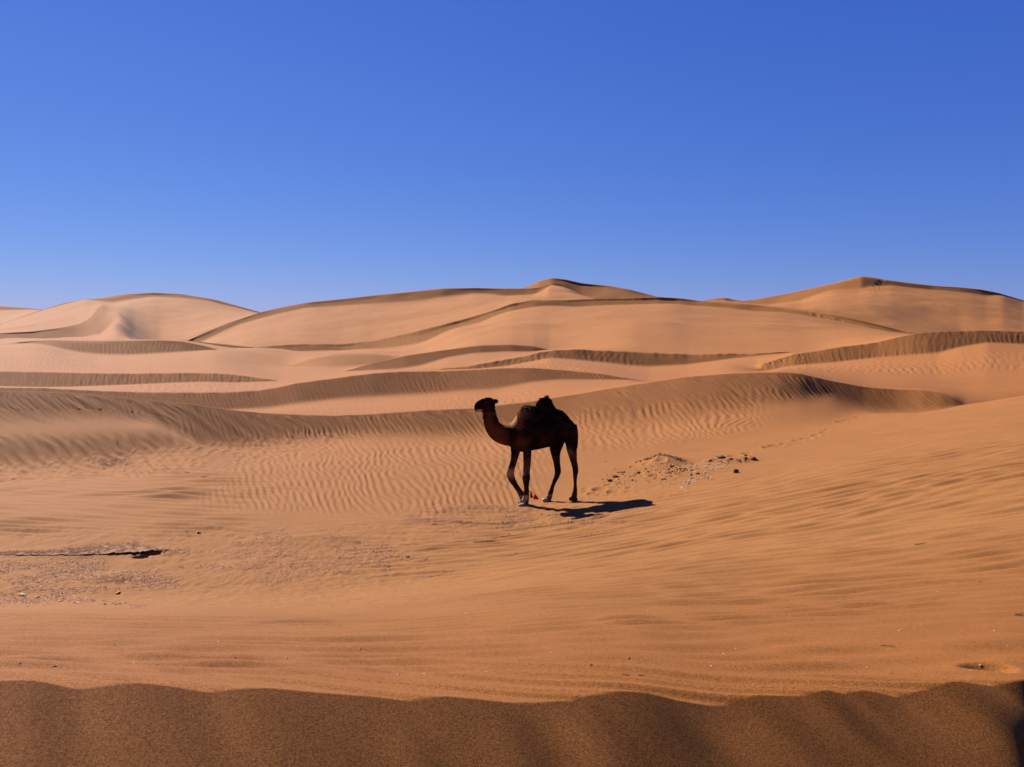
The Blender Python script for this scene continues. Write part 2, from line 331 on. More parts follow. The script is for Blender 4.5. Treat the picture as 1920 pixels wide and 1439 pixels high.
# flutes and ripples of the long dark face
def f4(X, D, P, Yp, a):
    n = X.shape[0]; rr = (np.arange(n)[:, None] + a - r_main_foot) / float(r_main - r_main_foot)
    wx = 0.20 * fbm(X * 0.6, D * 0.5, 2, 71)
    Xr = X / D * 25.5 + wx
    g = gabor(Xr + 0.25 * fbm(X * 0.4, D * 0.8, 2, 72), D, 33, 0.165, 6, 73, 18, 0.16)
    g2 = gabor(Xr, D, 38, 0.55, 9, 74, 10, 0.3)
    g = np.tanh(g * 1.2) * 0.6 + g * 0.4
    top = 1 - sstep(0.82, 0.97, rr)
    patch = 0.35 + 0.65 * sstep(-0.35, 0.35, fbm(X * 0.35 + 3, D * 0.9, 3, 77))
    rightcut = np.where(P > 1060, sstep(0.0, 0.2, rr) * 1.15, 1.0) * (1 - sstep(1480, 1600, P) * 0.6)
    smoothpatch = 1 - 0.8 * band(P, 905, 1110, 30) * sstep(0.35, 0.6, rr)
    return (0.0085 * g + 0.0075 * g2) * (1 + 0.5 * (P < 900)) * (1 - 0.6 * band(P, -400, 300, 40) * (rr < 0.45)) * patch * top * sstep(-0.03, 0.12, rr) * rightcut * smoothpatch
add((r_main_foot - 6, r_main), f4)
# scallops at the foot of the left bank
def f5(X, D, P, Yp, a):
    c = gabor(X + 0.1 * vnoise(X * 3, D * 3, 5), D, 15, 0.36, 12, 81, 10, 0.2)
    e = gabor(X, D, 80, 0.5, 14, 83, 10, 0.2)
    m = band(P, -200, 640, 60) * band(Yp + 0.09 * (P - 300), 838, 884, 9)
    return m * 0.009 * np.maximum(c * 0.7 + e * 0.5, -0.6)
add((r_apron, r_main + 1), f5)
# the ridges beyond: fine flutes on lee faces, ripples in the troughs
def ripple_far(nm0, nm1, ang, lam, amp, xr=None, seed=90, spread=6, top=True, yr=None, soft=40):
    a = prow[names.index(nm0)]; b = prow[names.index(nm1)]
    X = XG[a:b]; D = DG[a:b]; P = PXG[a:b]; Yp = YS[a:b]
    g = gabor(X / D * D.mean() + lam * 0.7 * fbm(X / lam * 0.12, D / lam * 0.12, 2, seed), D, ang, lam, spread * 1.5, seed, 14, 0.26)
    patch = 0.35 + 0.65 * sstep(-0.4, 0.4, fbm(X / lam * 0.05, D / lam * 0.07, 3, seed + 3))
    m = patch
    if xr: m = m * band(P, xr[0], xr[1], soft)
    if yr is not None: m = m * band(Yp, yr[0], yr[1], 5)
    rr = np.linspace(0, 1, b - a)[:, None]
    m = m * (sstep(0, 0.15, rr) * (1 - sstep(0.85, 1.0, rr)))
    H[a:b] += amp * m * g
ripple_far('second_foot', 'second', 26, 0.24, 0.008, (-500, 1180), 91)
ripple_far('main', 'second_foot', 8, 0.26, 0.010, (505, 1010), 92)
ripple_far('left_bank_foot', 'left_bank', 8, 0.42, 0.013, (-500, 500), 93)
ripple_far('second', 'left_bank_foot', 4, 0.44, 0.016, (225, 500), 94)
ripple_far('right_bank_foot', 'right_bank', 2, 0.50, 0.011, (1440, 2600), 95, 9)
ripple_far('second', 'right_bank_foot', 6, 0.50, 0.0075, (1470, 1990), 96, 3)
ripple_far('third_foot', 'third', -2, 0.6, 0.013, (820, 1200), 97)
ripple_far('second', 'third_foot', 10, 0.45, 0.022, (900, 1120), 98)
ripple_far('left_hill_foot', 'left_hill', 3, 0.60, 0.020, (-300, 390), 99)
ripple_far('left_bank', 'left_hill_foot', 2, 0.55, 0.014, (-100, 290), 100)
ripple_far('long_foot', 'long', 20, 0.9, 0.02, (560, 900), 101)
# broad uneven relief of the far slopes
a = prow[names.index('right_bank')]
Xf = XG[a:]; Df = DG[a:]
H[a:] += (pin[a:] * 0.006 * Df * fbm(Xf / (Df * 0.09), np.log(Df) * 9, 3, 111)) * sstep(80, 160, Df) * (Df < 800) * 0.55
# weathered crest edges: small notches and blowouts
for nm, am, lam in (('right_bank', 0.10, 0.9), ('left_bank', 0.05, 1.0), ('second', 0.03, 0.5), ('third', 0.16, 1.3), ('long', 0.12, 2.0), ('main', 0.018, 0.35)):
    r0 = prow[names.index(nm)]
    n1 = vnoise(XG[r0] / lam, XG[r0] * 0, 121) * 0.6 + vnoise(XG[r0] / lam * 2.3, XG[r0] * 0, 122) * 0.4
    for o in range(-7, 3):
        H[r0 + o] += am * n1 * max(0, 1 - abs(o) / 7.5) * K[names.index(nm)]['crest'] * 0.5
# grooves running down the near lee face
a, b = 0, r_near + 1
Xn = XG[a:b]; Dn = DG[a:b]; rr = np.linspace(0, 1, b - a)[:, None]
dd = (2.15 - Dn)
gg = gabor(Xn - 0.75 * dd + 0.05 * vnoise(Xn * 3, Dn * 3, 7), Dn * 0.25, 0, 0.26, 6, 131, 10, 0.3)
gv = np.interp(Xn[-1] * 0 + PX, PX, Ys[1])
H[a:b] += 0.006 * gg * sstep(0.0, 0.30, Dnc[None, :] - Dn)
H[r_near + 1: r_near + 30] += 0.0
# single hollows and tracks, as world positions found by photo row on the bare ground
def hit(px, py, Z=None):
    """ground point seen at photo pixel (px, py)"""
    Zz = ZG if Z is None else Z
    f = float(np.interp(px, PX, np.arange(NC))); c = int(f); t = f - c; c1 = min(c + 1, NC - 1)
    D = DG[:, c] * (1 - t) + DG[:, c1] * t; z = Zz[:, c] * (1 - t) + Zz[:, c1] * t
    y = HZ - z / D * F
    ok = np.arange(NR) >= 3
    k = np.argmax((y <= py) & ok)
    k = max(k, 1); y0, y1 = y[k - 1], y[k]
    s = 0 if y0 == y1 else np.clip((y0 - py) / (y0 - y1), 0, 1)
    d = D[k - 1] * (1 - s) + D[k] * s
    return ((px - CX) / F * d, d, z[k - 1] * (1 - s) + z[k] * s)
def ground_z(x, y):
    px = CX + F * x / y
    f = float(np.interp(px, PX, np.arange(NC))); c = int(f); t = f - c; c1 = min(c + 1, NC - 1)
    return float((1 - t) * np.interp(y, DG[:, c], ZG[:, c]) + t * np.interp(y, DG[:, c1], ZG[:, c1]))
def dent(px, py, rx, ry, dep, ang=0, rim=0.35):
    """pressed hollow of half widths rx, ry metres with a raised rim"""
    x0, y0, z0 = hit(px, py)
    R = 3 * max(rx, ry)
    c0 = np.searchsorted(PX, px - F * R / y0); c1 = np.searchsorted(PX, px + F * R / y0)
    X = XG[:, c0:c1] - x0; Y = DG[:, c0:c1] - y0
    ca, sa = math.cos(ang), math.sin(ang)
    u = (X * ca + Y * sa) / rx; v = (-X * sa + Y * ca) / ry
    r2 = u * u + v * v
    H[:, c0:c1] += -dep * np.exp(-r2 ** 1.6) + dep * rim * np.exp(-((np.sqrt(r2) - 1.35) / 0.35) ** 2)
rng = np.random.RandomState(5)
for px, py, s in [(1400,851,1),(1378,856,1.2),(1440,839,1.1),(1456,836,1.2),(1470,833,.8),(1496,826,1.1),(1512,823,1.2),(1530,817,.9),(1545,811,.9),(1552,806,.7),(1577,791,1.3),(1590,789,1.2),(1608,783,.9),(1365,860,1),
                  (1335,868,1),(1290,880,.9),(1240,872,1),(1226,892,1),(1198,889,.8),(1125,918,1.2),(1150,923,1),(1140,910,.7),(1180,915,.7),(1110,926,.8),(1260,888,1),(1212,873,.8)]:
    dent(px, py, 0.11 * s, 0.15 * s, 0.035 * s, rng.uniform(-.5, .5))
for k in range(110):   # trampled sand round the tracks
    px = rng.uniform(1095, 1350); py = 925 - (px - 1100) * 0.18 + rng.normal(0, 16)
    dent(px, py, rng.uniform(.03, .08), rng.uniform(.04, .12), rng.uniform(.004, .014), rng.uniform(-1, 1))
# low bare mound with an eroded lip, where the dung lies
def mound(px, py, rx, ry, hgt, p=1.0):
    x0, y0, z0 = hit(px, py); R = 3 * max(rx, ry)
    c0 = np.searchsorted(PX, px - F * R / y0); c1 = np.searchsorted(PX, px + F * R / y0)
    X = (XG[:, c0:c1] - x0) / rx; Y = (DG[:, c0:c1] - y0) / ry
    H[:, c0:c1] += hgt * np.exp(-(X * X + Y * Y) ** p)
mound(1245, 868, 0.45, 0.55, 0.13, 1.4); mound(1370, 866, 0.5, 0.5, 0.07, 1.2); mound(1310, 884, 0.6, 0.5, 0.05)
# tracks of people down two far faces
for px, py in [(1655,526),(1652,531),(1648,536),(1646,541),(1640,539),(1639,545),(1641,551),(1645,547),(1648,553),(1644,557)]:
    dent(px, py, 1.0, 1.8, 0.13, rng.uniform(-.5, .5), 0.5)
for px, py in [(1529,589),(1531,593),(1545,595),(1555,597),(1565,600),(1575,600)]:
    dent(px, py, 0.8, 1.1, 0.08, 0, 0.5)
for px in (1431, 1446, 1467, 1502):
    for k in range(5): dent(px + k * .8 * (-1) ** k, 682 - (px - 1430) * .22 + k * 3, 0.12, 0.35, 0.02, 0, 0.7)
# low gravel pans stand a little proud, with the hollow under the crust plate
mound(150, 1036, 1.3, 0.28, 0.045, 1.5); mound(590, 1012, 0.8, 0.35, 0.05); mound(900, 955, 1.0, 0.35, 0.05, 1.3); mound(830, 975, .8, .3, .03)
dent(264, 1045, 0.10, 0.07, 0.13, 0, 0.03); dent(290, 1040, 0.08, 0.06, 0.10, 0, 0.03)
for k in range(14): mound(rng.uniform(0, 700), rng.uniform(1050, 1110), rng.uniform(.2, .6), rng.uniform(.15, .4), rng.uniform(.01, .03))
# crusty small relief of the valley floor
a = r_apron; b = r_main_foot
m = band(YS[a:b], 985, 1140, 18) * (1 - sstep(650, 1000, PXG[a:b]))
H[a:b] += m * (0.012 * fbm(XG[a:b] * 4, DG[a:b] * 4, 4, 141) + 0.008 * fbm(XG[a:b] * 13, DG[a:b] * 10, 2, 143))
m = band(YS[a:b], 942, 996, 8) * band(PXG[a:b], 770, 1150, 50)
H[a:b] += m * (0.016 * fbm(XG[a:b] * 3, DG[a:b] * 3.5, 2, 145) + 0.009 * fbm(XG[a:b] * 12, DG[a:b] * 9, 2, 146))
H[r_near] = 0
H[r_near + 1:na] *= sstep(0, 0.45, DG[r_near + 1:na] - Dnc[None, :])
dent(1850, 1251, 0.075, 0.06, 0.040, rim=0.10); dent(1878, 1256, 0.05, 0.05, 0.015, rim=0.0)
ZG = ZG + H

def ground_hit(px, py): return hit(px, py)

# ------------------------------------------------------------------ materials
def new_mat(name, rough=0.9, spec=0.2):
    m = bpy.data.materials.new(name); m.use_nodes = True
    b = m.node_tree.nodes['Principled BSDF']
    b.inputs['Roughness'].default_value = rough
    b.inputs['Specular IOR Level'].default_value = spec
    return m, m.node_tree, b
def sand_material():
    m, t, b = new_mat('sand', 0.95, 0.12)
    N = t.nodes.new; L = t.links.new
    geo = N('ShaderNodeNewGeometry')
    def nz(scale, detail, rough=0.5, vec=None):
        n = N('ShaderNodeTexNoise'); n.inputs['Scale'].default_value = scale; n.inputs['Detail'].default_value = detail
        n.inputs['Roughness'].default_value = rough; L(vec or geo.outputs['Position'], n.inputs['Vector']); return n
    big = nz(0.06, 3); mid = nz(0.9, 4, 0.6); fine = nz(620, 2, 0.6); clump = nz(110, 2, 0.6)
    vo = N('ShaderNodeTexVoronoi'); vo.inputs['Scale'].default_value = 330; L(geo.outputs['Position'], vo.inputs['Vector'])
    vs = N('ShaderNodeSeparateColor'); L(vo.outputs['Color'], vs.inputs[0])
    gm = N('ShaderNodeMix'); gm.data_type = 'FLOAT'; gm.inputs[0].default_value = 0.3; L(vs.outputs[0], gm.inputs[2]); L(clump.outputs['Fac'], gm.inputs[3])
    r1 = N('ShaderNodeValToRGB'); L(big.outputs['Fac'], r1.inputs[0])
    r1.color_ramp.elements[0].position = 0.3; r1.color_ramp.elements[1].position = 0.72
    r1.color_ramp.elements[0].color = (0.205, 0.0855, 0.0225, 1); r1.color_ramp.elements[1].color = (0.227, 0.0955, 0.027, 1)
    r2 = N('ShaderNodeValToRGB'); L(mid.outputs['Fac'], r2.inputs[0])
    r2.color_ramp.elements[0].position = 0.3; r2.color_ramp.elements[1].position = 0.7
    r2.color_ramp.elements[0].color = (0.93, 0.93, 0.92, 1); r2.color_ramp.elements[1].color = (1.04, 1.04, 1.05, 1)
    mx = N('ShaderNodeMix'); mx.data_type = 'RGBA'; mx.blend_type = 'MULTIPLY'; mx.inputs[0].default_value = 1
    L(r1.outputs[0], mx.inputs[6]); L(r2.outputs[0], mx.inputs[7])
    r3 = N('ShaderNodeValToRGB'); L(gm.outputs[0], r3.inputs[0])
    r3.color_ramp.elements[0].position = 0.15; r3.color_ramp.elements[1].position = 0.85
    r3.color_ramp.elements[0].color = (0.62, 0.54, 0.46, 1); r3.color_ramp.elements[1].color = (1.38, 1.44, 1.50, 1)
    mx2 = N('ShaderNodeMix'); mx2.data_type = 'RGBA'; mx2.blend_type = 'MULTIPLY'; mx2.inputs[0].default_value = 1
    L(mx.outputs[2], mx2.inputs[6]); L(r3.outputs[0], mx2.inputs[7])
    # distance tint painted for light: near darker against bright slope, far paler like haze
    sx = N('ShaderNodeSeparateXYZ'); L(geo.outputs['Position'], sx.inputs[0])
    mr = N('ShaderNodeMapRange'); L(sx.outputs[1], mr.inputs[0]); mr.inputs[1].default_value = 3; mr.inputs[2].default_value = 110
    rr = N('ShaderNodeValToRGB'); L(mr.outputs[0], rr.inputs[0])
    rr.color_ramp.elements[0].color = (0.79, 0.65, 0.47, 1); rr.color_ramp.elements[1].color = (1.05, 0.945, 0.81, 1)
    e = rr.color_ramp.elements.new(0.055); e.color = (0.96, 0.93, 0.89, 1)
    e = rr.color_ramp.elements.new(0.25); e.color = (1.02, 0.87, 0.73, 1)  # middle distance reddened to counter blue skylight on the shaded faces
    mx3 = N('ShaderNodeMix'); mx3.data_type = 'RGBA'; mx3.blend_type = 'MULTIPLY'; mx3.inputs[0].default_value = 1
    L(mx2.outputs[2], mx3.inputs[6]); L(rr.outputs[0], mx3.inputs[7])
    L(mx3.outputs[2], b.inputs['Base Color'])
    sm = N('ShaderNodeMath'); sm.operation = 'MULTIPLY_ADD'; L(fine.outputs['Fac'], sm.inputs[0]); sm.inputs[1].default_value = 0.35
    L(gm.outputs[0], sm.inputs[2])
    bp = N('ShaderNodeBump'); bp.inputs['Strength'].default_value = 0.6; bp.inputs['Distance'].default_value = 0.004
    L(sm.outputs[0], bp.inputs['Height']); L(bp.outputs[0], b.inputs['Normal'])
    return m
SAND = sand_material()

# ------------------------------------------------------------------ build the sand as separate bodies
r_ = lambda n: prow[names.index(n)]
cuts = [(0, r_('apron'), 'foreground_dune', 'low sand ridge right in front of the camera with a dark shaded near face'),
        (r_('apron'), r_('main_foot'), 'sand_ground', 'rippled sand floor of the hollow where the camel stands, rising to the right'),
        (r_('main_foot'), r_('second_foot'), 'dune_ridge', 'long dark fluted ridge directly behind the camel'),
        (r_('second_foot'), r_('third_foot'), 'dune_ridge', 'low sand ridges behind the one nearest the camel'),
        (r_('third_foot'), r_('long_foot'), 'dune_ridge', 'small sand ridges in the middle distance'),
        (r_('long_foot'), NR - 1, 'far_dunes', 'tall pale dunes along the skyline')]
for a, b, nm, lab in cuts:
    n = b - a + 1
    V = np.stack([XG[a:b + 1], DG[a:b + 1], ZG[a:b + 1]], -1).reshape(-1, 3)
    ii = np.arange((n - 1) * (NC - 1)); r = ii // (NC - 1); c = ii % (NC - 1); v = r * NC + c
    me = mesh_np(nm, V, np.stack([v, v + 1, v + NC + 1, v + NC], 1))
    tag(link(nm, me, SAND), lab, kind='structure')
# ground behind the camera and to both sides of it
gx = np.linspace(-140, 140, 90); gy = np.concatenate([np.linspace(-160, -4, 50), np.linspace(-3, 1.2, 12)])
GX, GY = np.meshgrid(gx, gy)
GZ = -1.9 + 0.35 * fbm(GX * 0.12, GY * 0.12, 3, 151) - 0.03 * np.maximum(0, -GY - 4)
ii = np.arange((len(gy) - 1) * (len(gx) - 1)); r = ii // (len(gx) - 1); c = ii % (len(gx) - 1); v = r * len(gx) + c
me = mesh_np('sand_plain', np.stack([GX, GY, GZ], -1).reshape(-1, 3), np.stack([v, v + 1, v + len(gx) + 1, v + len(gx)], 1))
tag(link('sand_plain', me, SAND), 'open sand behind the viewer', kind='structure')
#@@REST@@
# ------------------------------------------------------------------ camel
AX = lambda X: 15.0 + 0.17 * (X - 0.7)        # the body stands slightly turned, rump farther away
def cp(u, v, off=0.0):
    """side view measure (u, v) -> metres on the plane of the body, off = sideways from its middle"""
    px = 860 + u / 5.0526; py = 720 + v / 5.0526
    X = (px - CX) / F * 15.0; D = AX(X) + off
    X = (px - CX) / F * D
    return Vector((X, D, -(py - HZ) / F * D))
MPU = 15.0 / F / 5.0526
def loft(bm, rings, seg=18):
    """rings: (centre Vector, in-plane axis Vector * radius, sideways radius)"""
    loops = []
    for c, n, w in rings:
        side = Vector((0.17, 1, 0)).normalized() * w
        side = Vector((0, 1, 0)) * w + Vector((0, 0, 0))
        loops.append([bm.verts.new(c + n * math.cos(t) + side * math.sin(t)) for t in [2 * math.pi * i / seg for i in range(seg)]])
    for a, b in zip(loops, loops[1:]):
        for i in range(seg):
            bm.faces.new((a[i], a[(i + 1) % seg], b[(i + 1) % seg], b[i]))
    bm.faces.new(loops[0][::-1]); bm.faces.new(loops[-1])
def densify(pts, n=3):
    """Catmull-Rom through tuples"""
    P = [np.array(p, float) for p in pts]; out_ = []
    for i in range(len(P) - 1):
        p0 = P[max(i - 1, 0)]; p1 = P[i]; p2 = P[i + 1]; p3 = P[min(i + 2, len(P) - 1)]
        for k in range(n):
            t = k / n
            out_.append(0.5 * ((2 * p1) + (-p0 + p2) * t + (2 * p0 - 5 * p1 + 4 * p2 - p3) * t * t + (-p0 + 3 * p1 - 3 * p2 + p3) * t ** 3))
    out_.append(P[-1]); return out_
def limb(bm, pts, n=3):
    """pts: (u, v, r_in_plane [units], sideways radius m, off m)"""
    q = densify(pts, n); rings = []
    for i, p in enumerate(q):
        a = q[max(i - 1, 0)]; b = q[min(i + 1, len(q) - 1)]
        t = cp(b[0], b[1]) - cp(a[0], a[1]); t.y = 0; t.normalize()
        nrm = Vector((t.z, 0, -t.x))
        rings.append((cp(p[0], p[1], p[4]), nrm * (p[2] * MPU), p[3]))
    loft(bm, rings)
def column_body(bm, pts, n=3):
    """pts: (u, top v, bottom v, sideways radius)"""
    rings = []
    for p in densify(pts, n):
        c = cp(p[0], (p[1] + p[2]) / 2)
        rings.append((c, Vector((0, 0, (p[2] - p[1]) / 2 * MPU)), p[3]))
    loft(bm, rings, 24)
def blob(bm, u, v, ru, rv, w, off=0.0):
    c = cp(u, v, off)
    m = Matrix.Translation(c) @ Matrix.Diagonal((ru * MPU, w, rv * MPU, 1))
    bmesh.ops.create_icosphere(bm, subdivisions=3, radius=1, matrix=m)

bm = bmesh.new()
column_body(bm, [(448,430,560,.10),(480,388,590,.15),(520,345,612,.19),(560,285,632,.22),(600,238,645,.245),(650,218,640,.27),(700,215,630,.29),(760,222,620,.31),(820,228,606,.32),(880,232,592,.32),(930,240,578,.31),(980,258,565,.29),(1030,302,556,.25),(1070,350,560,.20),(1098,400,570,.13),(1110,450,540,.06)], 4)
# hump, leaning back, and its ragged crown
column_body(bm, [(730,214,330,.08),(752,176,340,.12),(772,144,350,.14),(798,135,350,.13),(826,132,350,.12),(850,134,350,.12),(872,158,350,.13),(898,204,350,.14),(936,244,340,.12)], 4)
blob(bm, 640, 240, 45, 32, .10)
# neck
limb(bm, [(520,480,118,.17,0),(470,485,104,.15,0),(415,480,92,.125,0),(362,452,84,.105,0),(323,404,76,.09,0),(302,340,69,.08,0),(292,285,64,.078,0),(292,245,60,.08,0)], 4)
# head
column_body(bm, [(346,168,250,.050),(330,150,272,.075),(300,135,284,.088),(268,133,282,.092),(238,137,274,.082),(212,146,262,.066),(190,158,258,.058),(170,172,260,.056),(156,188,256,.050),(149,204,238,.030)], 4)
blob(bm, 262, 160, 26, 20, .088)              # brow
blob(bm, 178, 252, 26, 12, .040)              # lower lip
blob(bm, 162, 226, 16, 26, .050)              # upper lip
for off in (-.062, .062):                      # ears
    limb(bm, [(318,176,14,.014,off),(340,168,22,.022,off*1.15),(357,166,22,.018,off*1.3),(374,160,12,.009,off*1.4)])
# fore legs
limb(bm, [(640,420,70,.05,-.13),(645,500,72,.085,-.155),(648,570,56,.085,-.17),(650,630,42,.072,-.18),(648,700,38,.06,-.18),(647,770,35,.052,-.18),(641,830,34,.05,-.18),(640,880,39,.056,-.18),(640,930,31,.046,-.18),(643,990,23,.036,-.18),(643,1040,26,.04,-.18),(636,1090,32,.045,-.18),(628,1120,36,.05,-.18)])
limb(bm, [(545,480,60,.05,.12),(545,560,58,.08,.15),(540,620,48,.07,.16),(532,680,38,.06,.165),(520,740,32,.052,.17),(500,800,33,.05,.17),(488,850,39,.056,.17),(502,900,33,.046,.17),(528,945,27,.038,.17),(558,990,25,.036,.17),(585,1030,28,.038,.17),(605,1080,30,.042,.17),(607,1120,32,.046,.17)])
# hind legs
limb(bm, [(930,440,80,.06,.10),(930,520,82,.10,.14),(922,590,66,.10,.155),(918,640,52,.08,.16),(923,700,38,.06,.16),(933,770,32,.048,.16),(940,830,31,.046,.16),(928,880,25,.038,.16),(908,925,20,.03,.16),(890,970,19,.028,.16),(876,1020,22,.032,.16),(862,1060,27,.038,.16),(850,1085,30,.044,.16)])
limb(bm, [(1045,400,75,.06,-.10),(1058,470,74,.11,-.13),(1064,540,58,.11,-.145),(1068,600,50,.09,-.155),(1078,660,43,.07,-.16),(1088,720,33,.05,-.16),(1102,780,29,.045,-.16),(1107,825,27,.043,-.16),(1103,880,20,.032,-.16),(1104,950,16,.027,-.16),(1104,1010,19,.03,-.16),(1098,1050,26,.036,-.16),(1092,1080,28,.042,-.16)])
# feet: broad two-toed pads, pointing left
FEET = [('A', 620, 1150, 56, -.18), ('B', 612, 1128, 50, .17), ('C', 835, 1100, 46, .16), ('D', 1088, 1092, 42, -.16)]
foot_dz = {}
for nm, u, v, r, off in FEET:
    c = cp(u, v, off); g = ground_z(c.x, c.y)
    dz = g - (c.z - 20 * MPU)
    print('foot', nm, 'ground minus sole', round(dz, 3), 'x,y', round(c.x, 2), round(c.y, 2))
    for toe in (-1, 1):
        m = Matrix.Translation(c + Vector((-0.004, toe * 0.028, 0))) @ Matrix.Rotation(toe * 0.12, 4, 'Z') @ Matrix.Diagonal((r * MPU, 0.040, 21 * MPU, 1))
        bmesh.ops.create_icosphere(bm, subdivisions=3, radius=1, matrix=m)
# tail
limb(bm, [(1070,380,20,.03,-.02),(1102,410,17,.025,-.03),(1119,460,13,.02,-.04),(1120,530,13,.02,-.05),(1114,590,15,.022,-.05),(1110,640,7,.01,-.05)])
# chest pad and flank swell
blob(bm, 590, 610, 52, 34, .12); blob(bm, 820, 430, 150, 130, .33)
tmp_me = bpy.data.meshes.new('tmp'); bm.normal_update(); bmesh.ops.recalc_face_normals(bm, faces=bm.faces); bm.to_mesh(tmp_me); bm.free()
tmp = bpy.data.objects.new('tmp', tmp_me); C.objects.link(tmp)
md = tmp.modifiers.new('r', 'REMESH'); md.mode = 'VOXEL'; md.voxel_size = 0.0085; md.adaptivity = 0
ms = tmp.modifiers.new('s', 'SMOOTH'); ms.factor = 0.5; ms.iterations = 5
dg = bpy.context.evaluated_depsgraph_get(); dg.update()
body_me = bpy.data.meshes.new_from_object(tmp.evaluated_get(dg))
bpy.data.objects.remove(tmp); body_me.name = 'body'
nv = len(body_me.vertices); co = np.empty(nv * 3, np.float32); body_me.vertices.foreach_get('co', co); co = co.reshape(-1, 3).astype(float)
nrm = np.empty(nv * 3, np.float32); body_me.vertices.foreach_get('normal', nrm); nrm = nrm.reshape(-1, 3).astype(float)
print('camel verts', nv)
pxv = CX + co[:, 0] / co[:, 1] * F; pyv = HZ - co[:, 2] / co[:, 1] * F
U = (pxv - 860) * 5.0526; Vv = (pyv - 720) * 5.0526; OFF = co[:, 1] - AX(co[:, 0])
# woolly surface: rough on hump, back and shoulder, nearly smooth elsewhere
wool = np.clip(sstep(560, 640, U) * (1 - sstep(330, 430, Vv)) + 0.9 * np.exp(-((U - 600) / 40) ** 2) * sstep(480, 400, Vv), 0, 1)
n1 = fbm(co[:, 0] * 28 + co[:, 1] * 9, co[:, 2] * 28 - co[:, 1] * 21, 3, 201); n2 = fbm(co[:, 0] * 70 + 5, co[:, 2] * 70 + co[:, 1] * 50, 2, 203)
co += nrm * ((0.004 + 0.016 * wool) * n1 + (0.001 + 0.006 * wool) * n2)[:, None]
body_me.vertices.foreach_set('co', co.astype(np.float32).ravel())
body_me.polygons.foreach_set('use_smooth', np.ones(len(body_me.polygons), bool))
# coat colours, plus a rim light painted along the back of the neck
def mixc(a, b, t): return a * (1 - t[:, None]) + np.array(b)[None, :] * t[:, None]
patch = fbm(co[:, 0] * 7, co[:, 2] * 7, 3, 211)
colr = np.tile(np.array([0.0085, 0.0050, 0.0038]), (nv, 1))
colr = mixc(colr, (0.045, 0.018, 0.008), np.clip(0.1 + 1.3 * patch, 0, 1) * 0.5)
neck = (1 - sstep(400, 520, U)) * sstep(255, 330, Vv)
colr = mixc(colr, (0.095, 0.032, 0.011), np.clip(neck * (0.75 + 0.8 * patch), 0, 1))
nape_rim_light = np.exp(-((U - 545) / 95) ** 2) * sstep(0.2, 0.7, nrm[:, 2]) * (Vv < 420)  # sunlit rim painted into the colour where neck and withers face up
colr = mixc(colr, (0.30, 0.15, 0.065), np.clip(nape_rim_light, 0, 1))
mane = np.exp(-((U - (590 - 0.06 * (Vv - 200))) / 26) ** 2) * sstep(190, 230, Vv) * (1 - sstep(400, 450, Vv))
colr = mixc(colr, (0.22, 0.085, 0.035), np.clip(mane * (0.9 + 0.9 * patch), 0, 1))
chest = np.exp(-((U - 600) / 60) ** 2 - ((Vv - 560) / 50) ** 2); colr = mixc(colr, (0.07, 0.03, 0.016), np.clip(chest, 0, 1))
upleg = sstep(600, 680, Vv) * (1 - sstep(800, 850, Vv)); colr = mixc(colr, (0.075, 0.034, 0.018), np.clip(upleg * (0.45 + patch), 0, 1))
lowfore = sstep(750, 840, Vv) * (U < 760); colr = mixc(colr, (0.11, 0.058, 0.028), np.clip(lowfore * (0.6 + 1.6 * patch), 0, 1))
knee = np.exp(-((Vv - 845) / 38) ** 2) * (U < 560); colr = mixc(colr, (0.29, 0.185, 0.105), np.clip(knee * 1.2, 0, 1))
knee = np.exp(-((Vv - 850) / 22) ** 2) * (U > 560) * (U < 700) * sstep(0.0, 0.5, -nrm[:, 0]); colr = mixc(colr, (0.25, 0.165, 0.10), np.clip(knee, 0, 1))
shin = sstep(930, 960, Vv) * (1 - sstep(1040, 1060, Vv)) * (U > 595) * (U < 760); colr = mixc(colr, (0.025, 0.014, 0.010), np.clip(shin * 0.9, 0, 1))
pale = sstep(1050, 1075, Vv) * (U < 760) + sstep(1035, 1060, Vv) * (U > 770) * (U < 900); colr = mixc(colr, (0.34, 0.24, 0.155), np.clip(pale * (0.8 + patch), 0, 1))
toe = sstep(1118, 1135, Vv) * (U < 760) * sstep(0.0, 0.2, -nrm[:, 2] + 0.1); colr = mixc(colr, (0.05, 0.035, 0.028), np.clip(toe, 0, 1))
lowhind = sstep(800, 900, Vv) * (U > 770) * (1 - np.clip(pale, 0, 1)); colr = mixc(colr, (0.05, 0.028, 0.018), np.clip(lowhind * (0.5 + patch), 0, 1))
stifle = np.exp(-((U - 1050) / 28) ** 2 - ((Vv - 650) / 35) ** 2); colr = mixc(colr, (0.15, 0.075, 0.04), np.clip(stifle, 0, 1))
jaw = np.exp(-((Vv - 283) / 12) ** 2) * (U > 200) * (U < 350) * (U + 0 > 215); colr = mixc(colr, (0.12, 0.05, 0.022), np.clip(jaw, 0, 1) * 0.7)
lip = np.exp(-((U - 196) / 26) ** 2 - ((Vv - 251) / 8) ** 2); colr = mixc(colr, (0.42, 0.25, 0.17), np.clip(lip * 1.3, 0, 1))
ca = body_me.color_attributes.new('coat', 'FLOAT_COLOR', 'POINT')
ca.data.foreach_set('color', np.concatenate([colr, np.ones((nv, 1))], 1).astype(np.float32).ravel())
